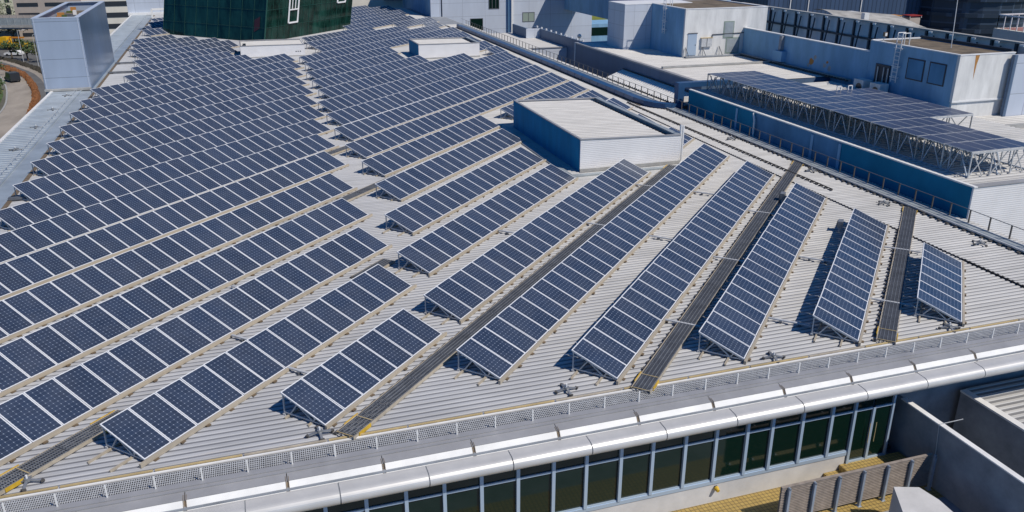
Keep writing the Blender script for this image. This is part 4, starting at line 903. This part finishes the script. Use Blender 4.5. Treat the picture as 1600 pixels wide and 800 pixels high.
def car(x, y, rz, label, paint, L=4.6, Wd=1.85, H=1.55, van=False, group=None):
    o = thing('parked_car' if group else 'car', label, 'car' if not van else 'van', (x, y, GZ + .03), rz, group)
    hw = Wd / 2; mb = MB()
    prof = [(-L / 2, .35), (-L / 2, .8), (-L / 2 + .15, .95 if not van else H * .95), (-L / 2 + .5, H if van else 1.0), (-L * .12, H), (L * .12, H), (L * .28, 1.0), (L / 2 - .1, .85), (L / 2, .6), (L / 2, .35)]
    if not van: prof = [(-L / 2, .35), (-L / 2, .85), (-L * .42, 1.0), (-L * .3, H * .98), (0, H), (L * .12, H * .97), (L * .28, 1.0), (L * .48, .85), (L / 2, .6), (L / 2, .35)]
    mb.extrude(prof, -hw, hw); mb.build('body', paint, o)
    g_ = MB(); g_.extrude([(-L * .29, 1.04), (-L * .24, H * .93), (L * .1, H * .93), (L * .23, 1.04)], -hw - .01, hw + .01); g_.build('side_window', M['win_glass'], o)
    MB().face([(-hw * .85, L * .13, H * .97), (hw * .85, L * .13, H * .97), (hw * .9, L * .285, 1.03), (-hw * .9, L * .285, 1.03)]).build('windscreen', M['win_glass'], o, (0, .02, .02), fix=False)
    for sx in (-1, 1):
        for sy in (-1, 1): MB().cyl((sx * (hw - .2), sy * L * .31, .33), (sx * (hw + .02), sy * L * .31, .33), .33, 12).build('wheel', M['black'], o)
    return o
car(-49.3, 217.5, R(28), 'dark van driving on the pale inner carriageway', M['car_dark'], 5.0, 2.0, 2.1, True)
for k, (x, y, l, p_) in enumerate([(-52.5, 268, 'white car parked beyond the dark hedge, right one', M['car_white']), (-58, 263.5, 'white car parked by the trees, left one', M['car_white']), (-49, 263, 'orange car parked beside the white car', M['truck_orange'])]):
    car(x, y, R(60 + 15 * k), l, p_, group='cars parked below the bridge')
t = thing('digger_truck', 'yellow site truck parked under the bridge', 'truck', (-60.5, 277.5, GZ), R(70))
MB().box(-1.3, 1.3, -3.5, 1.2, .9, 1.9).build('bed', M['truck_yellow'], t); MB().box(-1.25, 1.25, 1.3, 3.4, .8, 3.6).build('cab', M['truck_yellow'], t); MB().box(-1.0, 1.0, 3.41, 3.45, 2.2, 3.2).build('windscreen', M['win_glass'], t); MB().box(-.2, .2, -3.2, 1, 3.2, 3.6).build('boom', M['truck_orange'], t)
for sx in (-1.15, .85):
    for sy in (-2.5, -1, 2.3): MB().cyl((sx, sy, .5), (sx + .3, sy, .5), .5, 12).build('wheel', M['black'], t)

def tree(x, y, h, r_, label, leaf, z=GZ, group=None, n=420):
    o = thing('tree', label, 'tree', (x, y, z), random.random() * 6, group)
    mb = MB(); mb.cyl((0, 0, 0), (.1, .05, h * .5), .22, 8, r2=.14)
    tips = []
    for k in range(7):
        a = k * .9 + random.random() * .4; q = Vector((math.cos(a) * r_ * .55, math.sin(a) * r_ * .55, h * random.uniform(.6, .9))); tips.append(q); mb.cyl((.05, 0, h * random.uniform(.3, .48)), q, .1, 6, r2=.03)
    mb.build('trunk', M['bark'], o)
    mb = MB(); clumps = [(q + Vector((random.gauss(0, r_ * .15), random.gauss(0, r_ * .15), random.gauss(0, h * .05))), r_ * random.uniform(.28, .5)) for q in tips for _ in range(2)] + [(Vector((0, 0, h * .85)), r_ * .5)]
    for k in range(n):
        cc, rr = random.choice(clumps); d_ = Vector((random.gauss(0, 1), random.gauss(0, 1), random.gauss(0, .8))).normalized() * rr * random.uniform(.5, 1.05); c_ = cc + d_
        s = random.uniform(.16, .36); u_ = Vector((random.gauss(0, 1), random.gauss(0, 1), random.gauss(0, 1))).normalized(); v_ = u_.orthogonal().normalized()
        mb.face([c_ - u_ * s, c_ + v_ * s * .7, c_ + u_ * s, c_ - v_ * s * .7])
    mb.build('crown', leaf, o, fix=False)
    return o
TREES = [(-64.5, 266, 5.5, 3.0, 'broad green tree at the left edge beside the yellow truck', 'leaf'), (-72, 293, 6.5, 4.2, 'tree added to darken the space under the bridge, left one', 'leaf'), (-64, 294.5, 6, 4.0, 'tree added to darken the space under the bridge, right one', 'leaf'), (-57, 256, 4.5, 2.2, 'small green tree behind the dark hedge, left', 'leaf'), (-52.5, 252, 5, 2.6, 'small green tree behind the dark hedge, middle', 'leaf'), (-48, 247.5, 4.6, 2.6, 'olive tree behind the dark hedge near the tower', 'leaf2'), (-45, 242, 4.2, 2.3, 'low olive tree half hidden by the tower', 'leaf2'),  # the two under the bridge are added to darken it like its shadow
         (-55.5, 228, 3.4, 2.6, 'shrub tree on the grass left of the dark van', 'leaf'), (-50.5, 205, 3.0, 2.4, 'shrub tree at the grass edge by the road bend', 'leaf'), (-48.5, 192, 3.2, 2.6, 'shrub tree at the left picture edge by the road', 'leaf2'), (-79, 330, 12, 5.5, 'tall olive tree beyond the bridge at the left edge', 'leaf2'), (-72, 326, 11, 5, 'tall dark tree in front of the cream tower', 'leaf'), (-84, 338, 11, 5.5, 'bushy tree left of the cream tower', 'leaf2'),
         (-43.5, 262, 6, 3, 'tree in the shade beside the tower', 'leaf')]
for x, y, h, r_, l, lf in TREES: tree(x, y, h, r_, l, M[lf], group='trees by the road')
for k, (x, y) in enumerate([(-60.2, 258), (-47.5, 238), (-53, 249)]):
    t = thing('street_lamp', ['slim street lamp at the left edge by the dark hedge', 'slim street lamp near the tower', 'slim street lamp between the small trees'][k], 'street lamp', (x, y, GZ), 0, 'street lamps by the road')
    MB().cyl((0, 0, 0), (0, 0, 8), .09, 8, r2=.05).build('pole', M['galv'], t); MB().bar((0, 0, 8), (1.4, .4, 8.2), .08).build('arm', M['galv'], t); MB().box(1.2, 1.7, .25, .5, 8.12, 8.22).build('lamp_head', M['white'], t)

# footbridge
br = thing('road_bridge', 'grey road bridge with mesh parapet crossing at the upper left', 'bridge', (-58, 282, GZ), R(-18))
MB().box(-60, 30, 0, 9, 5.2, 6.0).build('deck', M['concrete_dark'], br)
MB().box(-60, 30, -.2, 0, 5.6, 6.35).build('edge_beam', M['concrete'], br)
for yy, nm in ((-.12, 'near'), (9.0, 'far')):
    mb = MB(); mb.box(-60, 30, yy - .04, yy + .04, 8.2, 8.35); mb.box(-60, 30, yy - .02, yy + .02, 6.4, 8.18)
    for k in range(44): mb.box(-60 + k * 2.05, -59.8 + k * 2.05, yy - .09, yy + .09, 6.36, 8.3)
    mb.build('parapet', M['grey_sheet'] if yy < 1 else M['beige_wall'], br)
for x in (-40, -14, 12): MB().box(x - .8, x + .8, 2, 7, 0, 5.197).build('pier', M['concrete_dark'], br)

def block(name, label, x, y, z, W, D, H, m, rz=0, rows=0, cols=0, band=None, ww=.6, wh=.5, cat='building'):
    o = thing(name, label, cat, (x, y, z), rz)
    MB().box(0, W, 0, D, 0, H).build('wall', m, o); MB().box(-.2, W + .2, -.2, D + .2, H + .003, H + .35).build('roof', M['concrete'], o)
    for r_ in range(rows):
        for c_ in range(cols):
            x0 = W * (c_ + .5 - ww / 2) / cols; x1 = W * (c_ + .5 + ww / 2) / cols; z0 = H * (r_ + .5 - wh / 2) / rows; z1 = H * (r_ + .5 + wh / 2) / rows
            MB().box(x0, x1, -.12, -.005, z0, z1).build('window', M['win_dark'], o)
    return o
block('apartment_block', 'beige apartment block with dark window bands at the upper left behind the bridge', -64, 303, GZ, 16, 14, 24, M['beige_wall'], R(-6), 8, 2, None, .75, .35)
o = block('apartment_block', 'cream tower block with vertical white ribs at the top left corner', -94, 345, GZ, 22, 14, 40, M['cream_wall'], R(-8), 10, 6, None, .4, .7)
block('banded_building', 'white building with dark horizontal bands between tower and roof', -34, 238, GZ, 12, 18, 19, M['white_wall'], R(2), 7, 1, None, .94, .42)
block('apartment_block', 'pale distant block behind the banded building', -52, 330, GZ, 34, 20, 26, M['white_wall'], R(4), 8, 5, None, .7, .4)
# right, far side
wh = thing('navy_warehouse', 'long navy blue ribbed warehouse wall at the top right', 'warehouse', (118, 172, -12)); MB().box(0, 60, 0, 30, -6, 14).build('wall', M['whse_blue'], wh); MB().box(-.3, 60, -.3, 30, 14.003, 14.4).build('roof', M['whse_blue'], wh)
for x in (6, 11, 26): MB().box(x - .1, x + .1, -.2, -.005, -6, 14).build('downpipe', M['white'], wh)
dm = thing('shell_roof_building', 'low building with weathered grey curved shell roof behind the braced screen', 'building', (104, 128, 0))
MB().box(0, 19.5, 0, 9, -18, -2.9).build('wall', M['concrete'], dm)
mb = MB(); nx, ny = 24, 14
def dz(i, j):
    a = i / nx; b = j / ny
    return -2.3 + (2.9 - a * 1.0) * math.sin(math.pi * (.08 + .55 * b)) * (1 - max(0, (a - .82) / .18) ** 2 * .75) - a * .7
for i in range(nx):
    for j in range(ny): mb.face([(i / nx * 19.5, j / ny * 9, dz(i, j)), ((i + 1) / nx * 19.5, j / ny * 9, dz(i + 1, j)), ((i + 1) / nx * 19.5, (j + 1) / ny * 9, dz(i + 1, j + 1)), (i / nx * 19.5, (j + 1) / ny * 9, dz(i, j + 1))])
o = mb.build('shell_roof', M['dome'], dm, smooth=True, fix=False); MB().box(4.6, 5.6, .3, 1.2, -1.4, .3).build('roof_door', M['white'], dm)
wr = block('white_roof_building', 'low building with pale flat roof behind the braced screen, left of the navy wall', 90, 124, GZ, 12, 8, 16.3, M['white_wall'], 0)
tw = thing('dark_tower', 'dark curved tower block with rows of dim balconies at the top right', 'tower', (176, 172, GZ))
pts = [(-9 + 0, 0)] + [(12 * math.sin(a) * .9, -9 + 9 * (1 - math.cos(a)) * 1.0 + 0) for a in []]
poly = [(14 * math.cos(R(k)), 14 * math.sin(R(k))) for k in range(0, 360, 15)]
MB().prism(poly, 0, 60).build('wall', M['tower_navy'], tw)
for k in range(14):
    po = [(14.5 * math.cos(R(q)), 14.5 * math.sin(R(q))) for q in range(0, 360, 15)]; MB().prism(po, 2 + k * 3.6, 2.9 + k * 3.6).build('balcony', M['tower_navy'], tw)
block('dark_block', 'very dark block in shade between the navy wall and the curved tower', 150, 182, GZ, 22, 20, 30, M['tower_navy'], R(-10))
te = thing('terrace_building', 'pale roof terrace with white railing and red floor at the top right edge', 'building', (82, 58, 0))
poly = [(0, 17.6), (-1.5, 0), (30, -6), (34, 16)]
MB().prism(poly, 2.6, 4.0).build('slab', M['white_wall'], te); MB().prism([(1, 15), (0, 1), (28, -4), (30, 14)], -18, 2.59).build('wall', M['wall_shade'], te)
MB().prism([(.4, 17.2), (-.9, .6), (29, -5), (33, 15.5)], 4.004, 4.03).build('floor', M['red_floor'], te)
mb = MB(); a0 = Vector((-1.3, .3, 4)); a1 = Vector((.1, 17.3, 4)); a2 = Vector((33, 15.8, 4))
for p, q in ((a0, a1), (a1, a2)):
    mb.bar(p + Vector((0, 0, 1.5)), q + Vector((0, 0, 1.5)), .12); n = int((q - p).length / .9)
    for k in range(n + 1): e_ = p.lerp(q, k / n); mb.bar(e_ + Vector((0, 0, .02)), e_ + Vector((0, 0, 1.5)), .07)
mb.build('railing', M['white'], te)
tag(hedge('planter_hedge', [(80.8, 58.5), (82, 63)], [(82.5, 58), (83.4, 63)], 4.03, .9, M['grass_yellow'], 'low yellow green planting at the corner of the roof terrace'), None, 'hedge')
for k, (x, y, z, l, m_) in enumerate([(126, 141, -3, 'small orange and beige stall roof behind the braced screen', 'terracotta'), (130, 140, -3, 'small stall with red top behind the braced screen, right one', 'red'), (123, 150, -3, 'pale tent roof behind the shell roof', 'white')]):
    t = thing('market_stall', l, 'stall', (x, y, z)); MB().prism([(-1.5, -1.2), (1.5, -1.2), (1.5, 1.2), (-1.5, 1.2)], 1.2, 1.35).build('top', M[m_], t); MB().box(-1.3, 1.3, -1, 1, -15, .9).build('counter', M['beige_wall'], t)
    for sx in (-1.4, 1.4): MB().bar((sx, -1.1, .9), (sx, -1.1, 1.2), .1).build('post', M['white'], t)
